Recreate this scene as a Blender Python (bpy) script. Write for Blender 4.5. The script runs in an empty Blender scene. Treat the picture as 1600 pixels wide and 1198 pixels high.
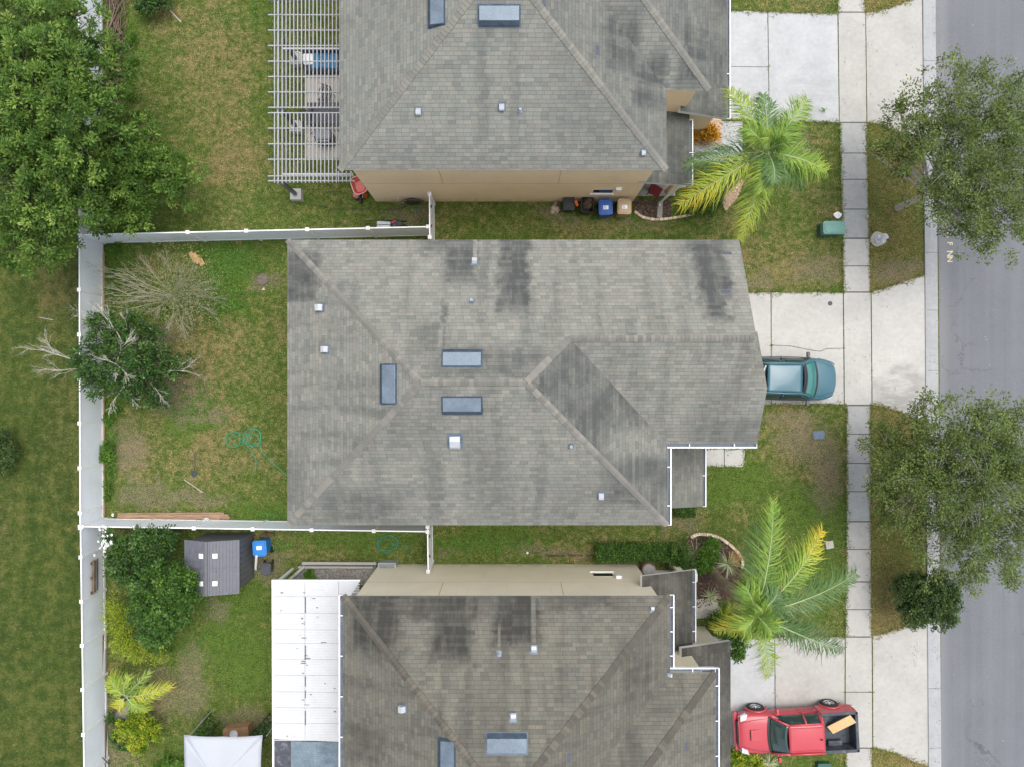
import bpy, bmesh, math, random
import numpy as np
from mathutils import Vector, Matrix
R = math.radians
random.seed(7)
rng = np.random.default_rng(7)
SC = bpy.context.scene
COL = SC.collection
# ---------------------------------------------------------------- camera, sky, sun, exposure
CH = 32.7            # flying height of the camera above the lawn, m
PPM = 34.0           # photograph pixels per metre at ground level
cam = bpy.data.cameras.new("camera"); camo = bpy.data.objects.new("camera", cam)
COL.objects.link(camo); SC.camera = camo
camo.location = (0, 0, CH); camo.rotation_euler = (0, 0, 0)
cam.sensor_fit = 'HORIZONTAL'; cam.angle = 2*math.atan((800/PPM)/CH)
cam.clip_start = 0.5; cam.clip_end = 2000
SUN_EL, SUN_AZ = 74, 50
w = bpy.data.worlds.new("World"); SC.world = w; w.use_nodes = True
wn = w.node_tree; bg = wn.nodes['Background']
sky = wn.nodes.new('ShaderNodeTexSky'); sky.sky_type = 'NISHITA'; sky.sun_disc = False
sky.sun_elevation = R(SUN_EL); sky.sun_rotation = R(SUN_AZ)
sky.dust_density = 4.0; sky.air_density = 1.0; sky.ozone_density = 1.0
hs = wn.nodes.new('ShaderNodeHueSaturation'); hs.inputs['Saturation'].default_value = 0.42
wn.links.new(sky.outputs[0], hs.inputs['Color']); wn.links.new(hs.outputs[0], bg.inputs['Color'])
bg.inputs['Strength'].default_value = 0.15
sl = bpy.data.lights.new("sun", 'SUN'); sl.energy = 0.8; sl.angle = R(40); sl.color = (1.0, 0.965, 0.91)
slo = bpy.data.objects.new("sun", sl); COL.objects.link(slo)
slo.rotation_euler = (R(90-SUN_EL), 0, R(180-SUN_AZ))
SC.view_settings.view_transform = 'Standard'; SC.view_settings.look = 'None'
SC.view_settings.exposure = 0.83; SC.view_settings.gamma = 1.0; SC.view_settings.use_curve_mapping = False
SC.cycles.max_bounces = 6; SC.cycles.diffuse_bounces = 3; SC.cycles.transparent_max_bounces = 6

# ---------------------------------------------------------------- helpers
def K(h): return 1-h/CH
def P(px, py, h=0.0):
    k = K(h)/PPM
    return Vector(((px-800)*k, -(py-599)*k, h))
def lin(c):
    return tuple(((v/255)/12.92 if v/255 <= .04045 else ((v/255+.055)/1.055)**2.4) for v in c)
def tag(o, label=None, cat=None, group=None, kind=None):
    if label: o['label'] = label
    if cat: o['category'] = cat
    if group: o['group'] = group
    if kind: o['kind'] = kind
    return o
def thing(name, label, cat, loc=(0, 0, 0), rz=0.0, group=None):
    o = bpy.data.objects.new(name, None); COL.objects.link(o)
    o.location = loc; o.rotation_euler = (0, 0, rz); o.empty_display_size = .3
    return tag(o, label, cat, group)
def base_of(o):
    v = Vector((0, 0, 0))
    while o is not None:
        v += o.location; o = o.parent
    return v
def copy_tree(o, parent=None):
    c = o.copy(); COL.objects.link(c); c.parent = parent
    for ch in [x for x in bpy.data.objects if x.parent == o]:
        copy_tree(ch, c)
    return c
class MB:
    def __init__(s): s.v = []; s.f = []; s.m = []; s.t = []
    def add(s, vs, fs, mi=0, tint=.5):
        b = len(s.v); s.v += [tuple(v) for v in vs]
        for f in fs: s.f.append([b+i for i in f]); s.m.append(mi); s.t.append(tint)
        return s
    def box(s, c, d, rz=0, mi=0, tint=.5, rx=0, ry=0):
        M = Matrix.Rotation(rz, 3, 'Z') @ Matrix.Rotation(ry, 3, 'Y') @ Matrix.Rotation(rx, 3, 'X')
        vs = []
        for z in (-.5, .5):
            for x, y in ((-.5, -.5), (.5, -.5), (.5, .5), (-.5, .5)):
                vs.append(Vector(c) + M @ Vector((x*d[0], y*d[1], z*d[2])))
        return s.add(vs, [(3, 2, 1, 0), (4, 5, 6, 7), (0, 1, 5, 4), (1, 2, 6, 5), (2, 3, 7, 6), (3, 0, 4, 7)], mi, tint)
    def bar(s, a, b, wd, th, mi=0, tint=.5):
        a = Vector(a); b = Vector(b); d = b-a; L = d.length
        if L < 1e-6: return s
        rz = math.atan2(d.y, d.x); ry = -math.asin(max(-1, min(1, d.z/L)))
        return s.box((a+b)/2, (L, wd, th), rz, mi, tint, 0, ry)
    def prism(s, poly, z0, z1, mi=0, tint=.5):
        n = len(poly)
        ar = sum(poly[i][0]*poly[(i+1) % n][1]-poly[(i+1) % n][0]*poly[i][1] for i in range(n))
        if ar < 0: poly = poly[::-1]
        vs = [(p[0], p[1], z0) for p in poly]+[(p[0], p[1], z1) for p in poly]
        fs = [list(range(n))[::-1], list(range(n, 2*n))]+[(i, (i+1) % n, n+(i+1) % n, n+i) for i in range(n)]
        return s.add(vs, fs, mi, tint)
    def tube(s, pts, rad, n=6, mi=0, tint=.5, cap=True):
        pts = [Vector(p) for p in pts]; m = len(pts)
        if not hasattr(rad, '__len__'): rad = [rad]*m
        vs = []; up = None
        for i in range(m):
            d = (pts[min(i+1, m-1)]-pts[max(i-1, 0)])
            d = d.normalized() if d.length > 1e-9 else Vector((0, 0, 1))
            if up is None: up = d.orthogonal().normalized()
            else:
                up = up-d*up.dot(d)
                up = up.normalized() if up.length > 1e-6 else d.orthogonal().normalized()
            sd = d.cross(up)
            for k in range(n):
                a = 2*math.pi*k/n
                vs.append(pts[i]+(up*math.cos(a)+sd*math.sin(a))*rad[i])
        fs = [(i*n+k, i*n+(k+1) % n, (i+1)*n+(k+1) % n, (i+1)*n+k) for i in range(m-1) for k in range(n)]
        if cap: fs += [list(range(n))[::-1], list(range((m-1)*n, m*n))]
        return s.add(vs, fs, mi, tint)
    def cyl(s, c, r, h, n=16, mi=0, axis='Z', r2=None, tint=.5):
        c = Vector(c); a = {'Z': Vector((0, 0, 1)), 'Y': Vector((0, 1, 0)), 'X': Vector((1, 0, 0))}[axis]
        return s.tube([c, c+a*h], [r, r if r2 is None else r2], n, mi, tint)
    def lathe(s, c, prof, n=16, mi=0, tint=.5):
        vs = []; c = Vector(c)
        for r, z in prof:
            for k in range(n):
                a = 2*math.pi*k/n; vs.append(c+Vector((r*math.cos(a), r*math.sin(a), z)))
        m = len(prof)
        fs = [(i*n+k, i*n+(k+1) % n, (i+1)*n+(k+1) % n, (i+1)*n+k) for i in range(m-1) for k in range(n)]
        fs += [list(range(n))[::-1], list(range((m-1)*n, m*n))]
        return s.add(vs, fs, mi, tint)
    def patch(s, p00, p10, p11, p01, bulge=(0, 0, 0), e=(0, 0, 0), nu=8, nv=8, mi=0, tint=.5):
        p00, p10, p11, p01, bulge, e = map(Vector, (p00, p10, p11, p01, bulge, e))
        vs = []
        for j in range(nv+1):
            for i in range(nu+1):
                u = i/nu; v = j/nv
                p = p00*(1-u)*(1-v)+p10*u*(1-v)+p11*u*v+p01*(1-u)*v
                p = p+bulge*(4*u*(1-u))*(4*v*(1-v))+e*(4*u*(1-u))
                vs.append(p)
        q = nu+1
        return s.add(vs, [(j*q+i, j*q+i+1, (j+1)*q+i+1, (j+1)*q+i) for j in range(nv) for i in range(nu)], mi, tint)
    def build(s, name, mat, parent=None, world=True, bevel=0, smooth=False, sub=0, solid=0, label=None):
        me = bpy.data.meshes.new(name)
        off = base_of(parent) if (parent is not None and world) else Vector((0, 0, 0))
        me.from_pydata([(v[0]-off.x, v[1]-off.y, v[2]-off.z) for v in s.v], [], s.f)
        for mm in (mat if isinstance(mat, (list, tuple)) else [mat]): me.materials.append(mm)
        if me.polygons:
            me.polygons.foreach_set('material_index', s.m)
            at = me.attributes.new('tint', 'FLOAT', 'FACE'); at.data.foreach_set('value', s.t)
            if smooth: me.polygons.foreach_set('use_smooth', [True]*len(me.polygons))
        me.update()
        o = bpy.data.objects.new(name, me); COL.objects.link(o); o.parent = parent
        if solid:
            md = o.modifiers.new('solid', 'SOLIDIFY'); md.thickness = solid; md.offset = -1
        if bevel:
            md = o.modifiers.new('bevel', 'BEVEL'); md.width = bevel; md.segments = 2; md.limit_method = 'ANGLE'; md.angle_limit = R(35)
        if sub:
            md = o.modifiers.new('sub', 'SUBSURF'); md.levels = sub; md.render_levels = sub
        if label: o['label'] = label
        return o
def rounded(cx, cy, wx, wy, r, n=4, rz=0):
    out = []
    for qx, qy, a0 in ((1, 1, 0), (-1, 1, 90), (-1, -1, 180), (1, -1, 270)):
        for i in range(n+1):
            a = R(a0+90*i/n)
            x = qx*(wx/2-r)+r*math.cos(a); y = qy*(wy/2-r)+r*math.sin(a)
            out.append((cx+x*math.cos(rz)-y*math.sin(rz), cy+x*math.sin(rz)+y*math.cos(rz)))
    return out

# ---------------------------------------------------------------- node material helpers
class NT:
    def __init__(s, name):
        s.mat = bpy.data.materials.new(name); s.mat.use_nodes = True; s.t = s.mat.node_tree
        s.b = s.t.nodes['Principled BSDF']
    def n(s, typ, ins=None, **props):
        nd = s.t.nodes.new(typ)
        for k, v in props.items(): setattr(nd, k, v)
        for k, v in (ins or {}).items(): s.set(nd.inputs[k], v)
        return nd
    def set(s, inp, v):
        if isinstance(v, bpy.types.NodeSocket): s.t.links.new(v, inp)
        else:
            if hasattr(inp.default_value, '__len__') and hasattr(v, '__len__') and len(inp.default_value) == 4 and len(v) == 3: v = (*v, 1)
            inp.default_value = v
    def m(s, op, a, b=0.0, c=0.0):
        nd = s.n('ShaderNodeMath', {0: a, 1: b, 2: c}, operation=op); return nd.outputs[0]
    def vm(s, op, a, b=(0, 0, 0)):
        nd = s.n('ShaderNodeVectorMath', {0: a, 1: b}, operation=op); return nd.outputs[0]
    def noise(s, vec, scale, detail=3, rough=.55, col=False, dist=0.0):
        nd = s.n('ShaderNodeTexNoise', {'Vector': vec, 'Scale': scale, 'Detail': detail, 'Roughness': rough, 'Distortion': dist})
        return nd.outputs['Color' if col else 'Fac']
    def mix(s, f, a, b, bt='MIX'):
        nd = s.n('ShaderNodeMix', None, data_type='RGBA', blend_type=bt)
        s.set(nd.inputs[0], f); s.set(nd.inputs[6], a); s.set(nd.inputs[7], b); return nd.outputs[2]
    def ramp(s, f, stops, interp='LINEAR'):
        nd = s.n('ShaderNodeValToRGB', {0: f}); cr = nd.color_ramp; cr.interpolation = interp
        while len(cr.elements) < len(stops): cr.elements.new(.5)
        for e, (p, c) in zip(cr.elements, stops):
            e.position = p; e.color = (*c, 1) if len(c) == 3 else c
        return nd.outputs[0]
    def step(s, x, a, b):
        nd = s.n('ShaderNodeMapRange', {0: x, 1: a, 2: b, 3: 0.0, 4: 1.0}, interpolation_type='SMOOTHSTEP'); return nd.outputs[0]
    def pos(s): return s.n('ShaderNodeNewGeometry').outputs['Position']
    def xyz(s, v):
        nd = s.n('ShaderNodeSeparateXYZ', {0: v}); return nd.outputs
    def comb(s, x, y, z=0.0):
        return s.n('ShaderNodeCombineXYZ', {0: x, 1: y, 2: z}).outputs[0]
    def bump(s, h, strength=.3, dist=.02):
        nd = s.n('ShaderNodeBump', {'Height': h, 'Strength': strength, 'Distance': dist})
        s.t.links.new(nd.outputs[0], s.b.inputs['Normal'])
    def attr(s, name): return s.n('ShaderNodeAttribute', None, attribute_name=name).outputs['Fac']
    def out(s, col, rough=.8, **k):
        s.set(s.b.inputs['Base Color'], col); s.set(s.b.inputs['Roughness'], rough)
        for kk, v in k.items(): s.set(s.b.inputs[kk.replace('_', ' ')], v)
        return s.mat
def boxmask(nt, x, y, bx):
    """soft-edged patch: (cx, cy, rx, ry, softness, strength)"""
    cx, cy, rx, ry, so, st = bx
    dx = nt.m('DIVIDE', nt.m('ABSOLUTE', nt.m('SUBTRACT', x, cx)), rx)
    dy = nt.m('DIVIDE', nt.m('ABSOLUTE', nt.m('SUBTRACT', y, cy)), ry)
    d = nt.m('MAXIMUM', dx, dy)
    return nt.m('MULTIPLY', nt.step(d, 1+so, 1-so), st)
def blobmask(nt, x, y, bx):
    cx, cy, rx, ry, so, st = bx
    dx = nt.m('DIVIDE', nt.m('SUBTRACT', x, cx), rx); dy = nt.m('DIVIDE', nt.m('SUBTRACT', y, cy), ry)
    d = nt.m('ADD', nt.m('MULTIPLY', dx, dx), nt.m('MULTIPLY', dy, dy))
    return nt.m('MULTIPLY', nt.step(d, 1+so, max(0, 1-so)), st)
def pxbox(x0, y0, x1, y1, so, st, h=0.0):
    a = P(x0, y0, h); b = P(x1, y1, h)
    return ((a.x+b.x)/2, (a.y+b.y)/2, abs(a.x-b.x)/2+1e-3, abs(a.y-b.y)/2+1e-3, so, st)
def simple(name, col, rough=.6, var=.12, scale=6, bump=0, metallic=0.0, coat=0.0, spec=.5, dirt=0.0, dirtcol=(.12, .1, .07)):
    t = NT(name); p = t.n('ShaderNodeTexCoord').outputs['Object']
    n1 = t.noise(p, scale, 4); n2 = t.noise(p, scale*9, 2)
    f = t.m('ADD', t.m('MULTIPLY', n1, .65), t.m('MULTIPLY', n2, .35))
    lo = tuple(max(0, c*(1-var*1.6)) for c in col); hi = tuple(min(1, c*(1+var*1.2)) for c in col)
    c = t.ramp(f, [(.3, lo), (.7, hi)])
    if dirt: c = t.mix(t.m('MULTIPLY', t.step(t.noise(p, scale*.6, 5, .65), .5, .75), dirt), c, dirtcol)
    t.out(c, t.ramp(n1, [(.3, (rough*.85,)*3), (.7, (min(1, rough*1.12),)*3)]), Metallic=metallic)
    t.b.inputs['Coat Weight'].default_value = coat; t.b.inputs['Specular IOR Level'].default_value = spec
    if bump: t.bump(n2, bump, .01)
    return t.mat

# lawn colour: shared by the ground sheet and the blades standing on it
DIRT = [(200, 705, 34, 40), (300, 780, 60, 14), (225, 770, 40, 18), (190, 700, 14, 12), (412, 440, 20, 14), (640, 340, 42, 14), (868, 862, 70, 9),
        (700, 868, 20, 6), (1260, 690, 40, 30), (1180, 440, 30, 14), (1280, 420, 36, 20), (1405, 425, 40, 20), (1240, 990, 50, 14), (1290, 740, 24, 60),
        (300, 1060, 24, 60), (270, 610, 50, 22), (250, 530, 34, 18), (1065, 820, 28, 10), (420, 885, 28, 30), (1240, 655, 50, 12), (400, 1130, 60, 20),
        (860, 330, 18, 12), (890, 345, 20, 8), (245, 1085, 40, 40), (300, 640, 60, 20), (980, 350, 60, 5), (1230, 220, 36, 24), (340, 950, 20, 18), (185, 1150, 30, 60)]
STRAW = [(1240, 700, 80, 60), (1240, 400, 70, 60), (1180, 420, 60, 40), (1290, 760, 30, 60), (1240, 860, 60, 50), (345, 110, 60, 120), (370, 250, 50, 40), (230, 690, 50, 60), (330, 560, 70, 60), (270, 60, 30, 60), (1230, 430, 90, 40), (1250, 680, 70, 60),
         (1410, 660, 50, 24), (1400, 250, 36, 60), (1180, 345, 60, 20), (940, 352, 120, 14), (1400, 950, 40, 60), (1420, 1185, 70, 12), (70, 520, 40, 26), (1290, 620, 40, 90),
         (1390, 440, 40, 16), (340, 690, 60, 50), (60, 460, 60, 60)]
CLOVER = [(362, 412, 46, 34), (345, 450, 30, 30), (350, 480, 34, 20), (300, 660, 40, 20), (345, 935, 60, 30), (385, 1040, 40, 50), (560, 845, 90, 14), (760, 840, 80, 16),
          (1175, 755, 45, 34), (20, 560, 40, 200), (330, 1000, 60, 30), (400, 800, 60, 12), (180, 390, 20, 60), (60, 1000, 60, 200), (700, 860, 30, 16),
          (200, 100, 14, 70), (960, 345, 50, 12), (1260, 800, 60, 40), (175, 640, 14, 100), (1280, 850, 40, 60), (1120, 770, 40, 20)]
def grass_color(t, blades=False):
    p0 = t.pos(); q = t.xyz(p0); flat = t.comb(q[0], q[1], 0.0)
    wob = t.noise(flat, .9, 4, .7, col=True)
    wv = t.vm('MULTIPLY', t.vm('SUBTRACT', wob, (.5, .5, .5)), (2.6, 2.6, 0))
    wob2 = t.vm('MULTIPLY', t.vm('SUBTRACT', t.noise(flat, 6, 3, .7, col=True), (.5, .5, .5)), (.9, .9, 0))
    pp = t.xyz(t.vm('ADD', t.vm('ADD', flat, wv), wob2))
    n1 = t.noise(flat, .33, 4, .6); n2 = t.noise(flat, 2.2, 4, .65); n3 = t.noise(flat, 11, 3, .6); n4 = t.noise(flat, 42, 3, .7); n5 = t.noise(flat, 24, 3, .6)
    def union(lst, st, so=.55):
        o = None
        for (cx, cy, rx, ry) in lst:
            a = P(cx, cy)
            b = blobmask(t, pp[0], pp[1], (a.x, a.y, rx/PPM, ry/PPM, so, st))
            o = b if o is None else t.m('MAXIMUM', o, b)
        return o
    brk = t.step(n3, .34, .6); brk2 = t.step(n2, .35, .62)
    n6 = t.noise(flat, 5.0, 4, .7)
    dry = t.m('ADD', t.m('ADD', t.m('MULTIPLY', n1, .26), t.m('MULTIPLY', n2, .24)), t.m('ADD', t.m('MULTIPLY', n6, .28), t.m('MULTIPLY', n3, .22)))
    cl = union(CLOVER, 1.0, .95)
    dry = t.m('SUBTRACT', t.m('ADD', dry, t.m('MULTIPLY', union(STRAW, 1.0, .95), .042)), t.m('MULTIPLY', cl, .06))
    dry = t.step(dry, .468, .60)
    green = t.ramp(n5, [(.36, lin((54, 72, 30))), (.5, lin((82, 101, 42))), (.64, lin((114, 132, 66)))])
    brown = t.ramp(n5, [(.36, lin((92, 80, 50))), (.5, lin((127, 113, 77))), (.64, lin((164, 150, 112)))])
    c = t.mix(t.m('MULTIPLY', dry, .82), green, brown)
    c = t.mix(1.0, c, t.ramp(t.m('ADD', t.m('MULTIPLY', n6, .6), t.m('MULTIPLY', n2, .4)), [(.40, (.80, .82, .78)), (.5, (1.05, 1.05, 1.05)), (.60, (1.34, 1.30, 1.26))]), 'MULTIPLY')
    c = t.mix(t.m('MULTIPLY', t.m('MULTIPLY', cl, .8), t.step(n6, .42, .58)), c, t.ramp(n5, [(.36, lin((56, 88, 28))), (.5, lin((85, 112, 44))), (.64, lin((122, 148, 68)))]))
    # the mown field behind the long fence: mower stripes running along the fence
    stripe = t.m('ADD', t.m('MULTIPLY', t.noise(t.comb(t.m('MULTIPLY', q[0], 1.3), t.m('MULTIPLY', q[1], .15)), 1.0, 4, .6), .4), t.m('MULTIPLY', n2, .6))
    field = t.ramp(t.m('ADD', t.m('MULTIPLY', stripe, .7), t.m('MULTIPLY', n3, .3)), [(.42, lin((48, 62, 28))), (.5, lin((70, 82, 38))), (.58, lin((104, 100, 58)))])
    c = t.mix(t.m('MULTIPLY', t.step(q[0], -18.4, -19.0), .72), c, field)
    # dry edges where lawn meets concrete on the street side
    front = t.step(q[0], 15.0, 16.4)
    c = t.mix(t.m('MULTIPLY', front, t.m('MULTIPLY', t.step(n3, .35, .6), .55)), c, t.ramp(n5, [(.4, lin((112, 90, 54))), (.6, lin((156, 136, 88)))]))
    dirt = t.m('MULTIPLY', union(DIRT, .9, .95), t.m('ADD', t.m('MULTIPLY', brk, .75), .1))
    dirtc = t.ramp(n5, [(.34, lin((92, 80, 66))), (.66, lin((162, 146, 128)))])
    if blades:
        c = t.mix(t.m('MULTIPLY', dirt, .7), c, dirtc)
        a = t.attr('tint')
        c = t.mix(1.0, c, t.ramp(a, [(0, (.4, .5, .35)), (.3, (.8, .95, .7)), (.5, (1.05, 1.1, .95)), (.75, (1.35, 1.3, 1.2)), (1, (2.0, 1.9, 1.75))]), 'MULTIPLY')
    else:
        c = t.mix(dirt, c, dirtc)
        c = t.mix(1.0, c, t.ramp(n4, [(.34, (.5, .5, .5)), (.5, (.98, .98, .98)), (.66, (1.5, 1.5, 1.45))]), 'MULTIPLY')
    return c, n3, n4
def M_ground():
    t = NT('lawn'); c, n3, n4 = grass_color(t)
    t.out(c, .95); t.b.inputs['Specular IOR Level'].default_value = .15; t.bump(t.m('ADD', n4, t.m('MULTIPLY', n3, .7)), .9, .06); return t.mat
def M_blades():
    t = NT('grass_blades'); c, _, _ = grass_color(t, True)
    t.out(c, .8); t.b.inputs['Specular IOR Level'].default_value = .2; return t.mat
def M_concrete(name, base, grime=.5, seed=0.0, blobs=()):
    t = NT(name); p = t.vm('ADD', t.pos(), (seed, seed*1.7, 0)); q = t.xyz(p)
    n1 = t.noise(p, .7, 5, .62); n2 = t.noise(p, 5, 4, .6); n3 = t.noise(p, 70, 2)
    brush = t.noise(t.comb(t.m('MULTIPLY', q[0], 1.2), t.m('MULTIPLY', q[1], 14)), 2.0, 3, .6)
    lo = tuple(v*.80 for v in base)
    c = t.ramp(t.m('ADD', t.m('MULTIPLY', n1, .6), t.m('MULTIPLY', n2, .4)), [(.35, lo), (.62, base)])
    c = t.mix(t.m('MULTIPLY', t.step(brush, .52, .74), grime*.45), c, tuple(v*.62 for v in base))
    c = t.mix(t.m('MULTIPLY', t.step(t.noise(p, 1.6, 6, .7, dist=.8), .56, .8), grime), c, tuple(v*.5 for v in base))
    c = t.mix(t.m('MULTIPLY', t.step(t.noise(p, 13, 2, .5), .72, .8), .35), c, (.12, .11, .1))
    pw = t.xyz(t.vm('ADD', t.pos(), t.vm('MULTIPLY', t.vm('SUBTRACT', t.noise(p, 1.1, 5, .7, col=True), (.5, .5, .5)), (1.6, 1.6, 0))))
    for b_ in blobs: c = t.mix(t.m('MULTIPLY', blobmask(t, pw[0], pw[1], b_), t.step(t.noise(t.comb(t.m('MULTIPLY', q[0], .5), t.m('MULTIPLY', q[1], 1.6)), 1.4, 5, .65), .3, .6)), c, tuple(v*.55 for v in base))
    c = t.mix(1.0, c, t.ramp(n3, [(.3, (.92,)*3), (.7, (1.04,)*3)]), 'MULTIPLY')
    t.out(c, .9); t.bump(n3, .25, .004); return t.mat
def M_asphalt():
    t = NT('asphalt'); p = t.pos(); q = t.xyz(p)
    n1 = t.noise(p, .35, 5, .6); n3 = t.noise(p, 22, 4, .75); n4 = t.noise(p, 85, 2, .7)
    st = t.noise(t.comb(t.m('MULTIPLY', q[0], 2.4), t.m('MULTIPLY', q[1], .05)), 1.0, 4, .6)
    c = t.ramp(t.m('ADD', t.m('MULTIPLY', n1, .5), t.m('MULTIPLY', st, .5)), [(.38, lin((102, 105, 109))), (.62, lin((111, 114, 118)))])
    c = t.mix(1.0, c, t.ramp(t.m('ADD', t.m('MULTIPLY', n3, .5), t.m('MULTIPLY', n4, .5)), [(.35, (.78,)*3), (.65, (1.2,)*3)]), 'MULTIPLY')
    c = t.mix(t.m('MULTIPLY', t.step(n3, .68, .74), .5), c, (.07, .07, .075))
    vo = t.n('ShaderNodeTexVoronoi', {'Vector': t.vm('ADD', p, t.vm('MULTIPLY', t.noise(p, 1.5, 4, .7, col=True), (1.2, 1.2, 0))), 'Scale': .23}, feature='DISTANCE_TO_EDGE')
    c = t.mix(t.m('MULTIPLY', t.m('MULTIPLY', t.step(vo.outputs[0], .006, .001), t.step(t.noise(p, .4, 3), .46, .6)), .55), c, (.05, .05, .055))
    c = t.mix(t.m('MULTIPLY', t.step(t.noise(p, .8, 6, .7, dist=1.0), .58, .78), .35), c, (.12, .12, .125))
    c = t.mix(t.m('MULTIPLY', t.step(q[0], 20.3, 19.7), .45), c, lin((128, 130, 130)))
    t.out(c, .93); t.bump(n4, .5, .01); return t.mat
def M_shingle(name, cols, stains, lights, stain_col=(.066, .070, .071), warm=(1, 1, 1), global_algae=.25, seed=0.0):
    t = NT(name); uv = t.n('ShaderNodeUVMap', None, uv_map='UVMap').outputs[0]; q = t.xyz(uv)
    EX, TW = .143, .285
    vr = t.m('DIVIDE', q[1], EX); row = t.m('FLOOR', vr); fv = t.m('FRACT', vr)
    ro = t.n('ShaderNodeTexWhiteNoise', {'W': t.m('ADD', row, seed)}, noise_dimensions='1D').outputs[0]
    ur = t.m('ADD', t.m('DIVIDE', q[0], TW), t.m('MULTIPLY', ro, 3.0)); cell = t.m('FLOOR', ur); fu = t.m('FRACT', ur)
    wn1 = t.n('ShaderNodeTexWhiteNoise', {'Vector': t.comb(cell, row, seed)}, noise_dimensions='3D')
    big = t.noise(uv, .55, 3); p = t.pos(); pq = t.xyz(p)
    val = t.m('ADD', t.m('MULTIPLY', wn1.outputs[0], .66), t.m('MULTIPLY', big, .34))
    c = t.ramp(val, cols)
    c = t.mix(t.m('MULTIPLY', t.step(t.noise(uv, 2.2, 4, .7), .45, .7), .28), c, (.19, .2, .18))
    # algae stains, then a darker tone per roof plane
    wob = t.vm('MULTIPLY', t.vm('SUBTRACT', t.noise(p, 1.6, 4, .72, col=True), (.5, .5, .5)), (.8, .9, 0))
    wob = t.vm('ADD', wob, t.vm('MULTIPLY', t.vm('SUBTRACT', wn1.outputs[1], (.5, .5, .5)), (.07, .06, 0)))
    pp = t.xyz(t.vm('ADD', p, wob)); al = None
    smod = t.m('ADD', .72, t.m('MULTIPLY', .5, t.step(t.noise(t.comb(t.m('MULTIPLY', q[0], 2.6), t.m('MULTIPLY', q[1], .45), seed+4), 1.0, 5, .65), .32, .62)))
    for s_ in stains:
        b = t.m('MULTIPLY', boxmask(t, pp[0], pp[1], s_), smod); al = b if al is None else t.m('MAXIMUM', al, b)
    streak = t.noise(t.comb(t.m('MULTIPLY', q[0], 1.5), t.m('MULTIPLY', q[1], .22), seed), 1.0, 5, .6)
    al2 = t.m('MULTIPLY', t.step(streak, .42, .72), global_algae)
    face = t.m('MULTIPLY', t.attr('plane_dark'), t.m('ADD', .55, t.m('MULTIPLY', .45, t.step(t.noise(uv, .7, 5, .65), .35, .6))))  # darkens a whole roof plane by its own value, broken up by noise
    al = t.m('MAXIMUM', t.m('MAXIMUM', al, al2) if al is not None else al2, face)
    for s_ in lights:
        al = t.m('MULTIPLY', al, t.m('SUBTRACT', 1.0, boxmask(t, pq[0], pq[1], s_)))
    rowst = t.m('ADD', .68, t.m('MULTIPLY', t.n('ShaderNodeTexWhiteNoise', {'Vector': t.comb(t.m('FLOOR', t.m('MULTIPLY', q[0], .8)), row, 3.0)}, noise_dimensions='3D').outputs[0], .32))
    al = t.m('MINIMUM', t.m('MULTIPLY', al, rowst), .95)
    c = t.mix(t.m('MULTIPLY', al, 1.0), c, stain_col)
    g = t.noise(p, 55, 3, .7)
    c = t.mix(1.0, c, t.ramp(g, [(.3, (.80,)*3), (.7, (1.18,)*3)]), 'MULTIPLY')
    slot = t.m('MULTIPLY', t.step(t.m('ABSOLUTE', t.m('SUBTRACT', fu, .5)), .455, .49), .38)
    edge = t.m('MULTIPLY', t.step(fv, .16, .04), .42)  # shadow line along each shingle butt, painted into the colour
    c = t.mix(t.m('MAXIMUM', slot, edge), c, (.05, .05, .048))
    c = t.mix(1.0, c, warm, 'MULTIPLY')
    t.out(c, .93); t.b.inputs['Specular IOR Level'].default_value = .25
    t.bump(t.m('ADD', t.m('SUBTRACT', t.m('MULTIPLY', fv, -.8), slot), t.m('MULTIPLY', g, .4)), .55, .012)
    return t.mat
def M_leaf(name, stops, trans=.28, rough=.5, noise_scale=.8):
    t = NT(name); a = t.attr('tint'); p = t.pos()
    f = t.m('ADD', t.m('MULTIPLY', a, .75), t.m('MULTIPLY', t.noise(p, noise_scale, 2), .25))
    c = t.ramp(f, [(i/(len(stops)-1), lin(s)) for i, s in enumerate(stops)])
    t.out(c, rough); t.b.inputs['Specular IOR Level'].default_value = .3
    tr = t.n('ShaderNodeBsdfTranslucent', {'Color': c}); mx = t.n('ShaderNodeMixShader', {0: trans})
    t.t.links.new(t.b.outputs[0], mx.inputs[1]); t.t.links.new(tr.outputs[0], mx.inputs[2])
    t.t.links.new(mx.outputs[0], t.t.nodes['Material Output'].inputs[0]); return t.mat
def M_tint(name, stops, rough=.8, metallic=0):
    t = NT(name); a = t.attr('tint'); p = t.n('ShaderNodeTexCoord').outputs['Object']
    f = t.m('ADD', t.m('MULTIPLY', a, .7), t.m('MULTIPLY', t.noise(p, 20, 3), .3))
    return t.out(t.ramp(f, [(i/(len(stops)-1), lin(s)) for i, s in enumerate(stops)]), rough, Metallic=metallic)
def M_stucco(name, col):
    t = NT(name); p = t.pos(); q = t.xyz(p)
    n1 = t.noise(p, .6, 4); n2 = t.noise(p, 90, 2)
    c = t.ramp(n1, [(.3, tuple(v*.9 for v in col)), (.7, col)])
    stz = t.m('MULTIPLY', t.step(q[2], .7, .05), t.step(t.noise(t.comb(q[0], q[1], t.m('MULTIPLY', q[2], .3)), 2.5, 4), .35, .65))
    c = t.mix(t.m('MULTIPLY', stz, .6), c, tuple(v*.55 for v in col))
    drip = t.noise(t.comb(t.m('MULTIPLY', q[0], 5), t.m('MULTIPLY', q[1], 5), t.m('MULTIPLY', q[2], .4)), 1.0, 4)
    c = t.mix(t.m('MULTIPLY', t.step(drip, .55, .8), .25), c, tuple(v*.7 for v in col))
    t.out(c, .92); t.bump(n2, .35, .006); return t.mat
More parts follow.
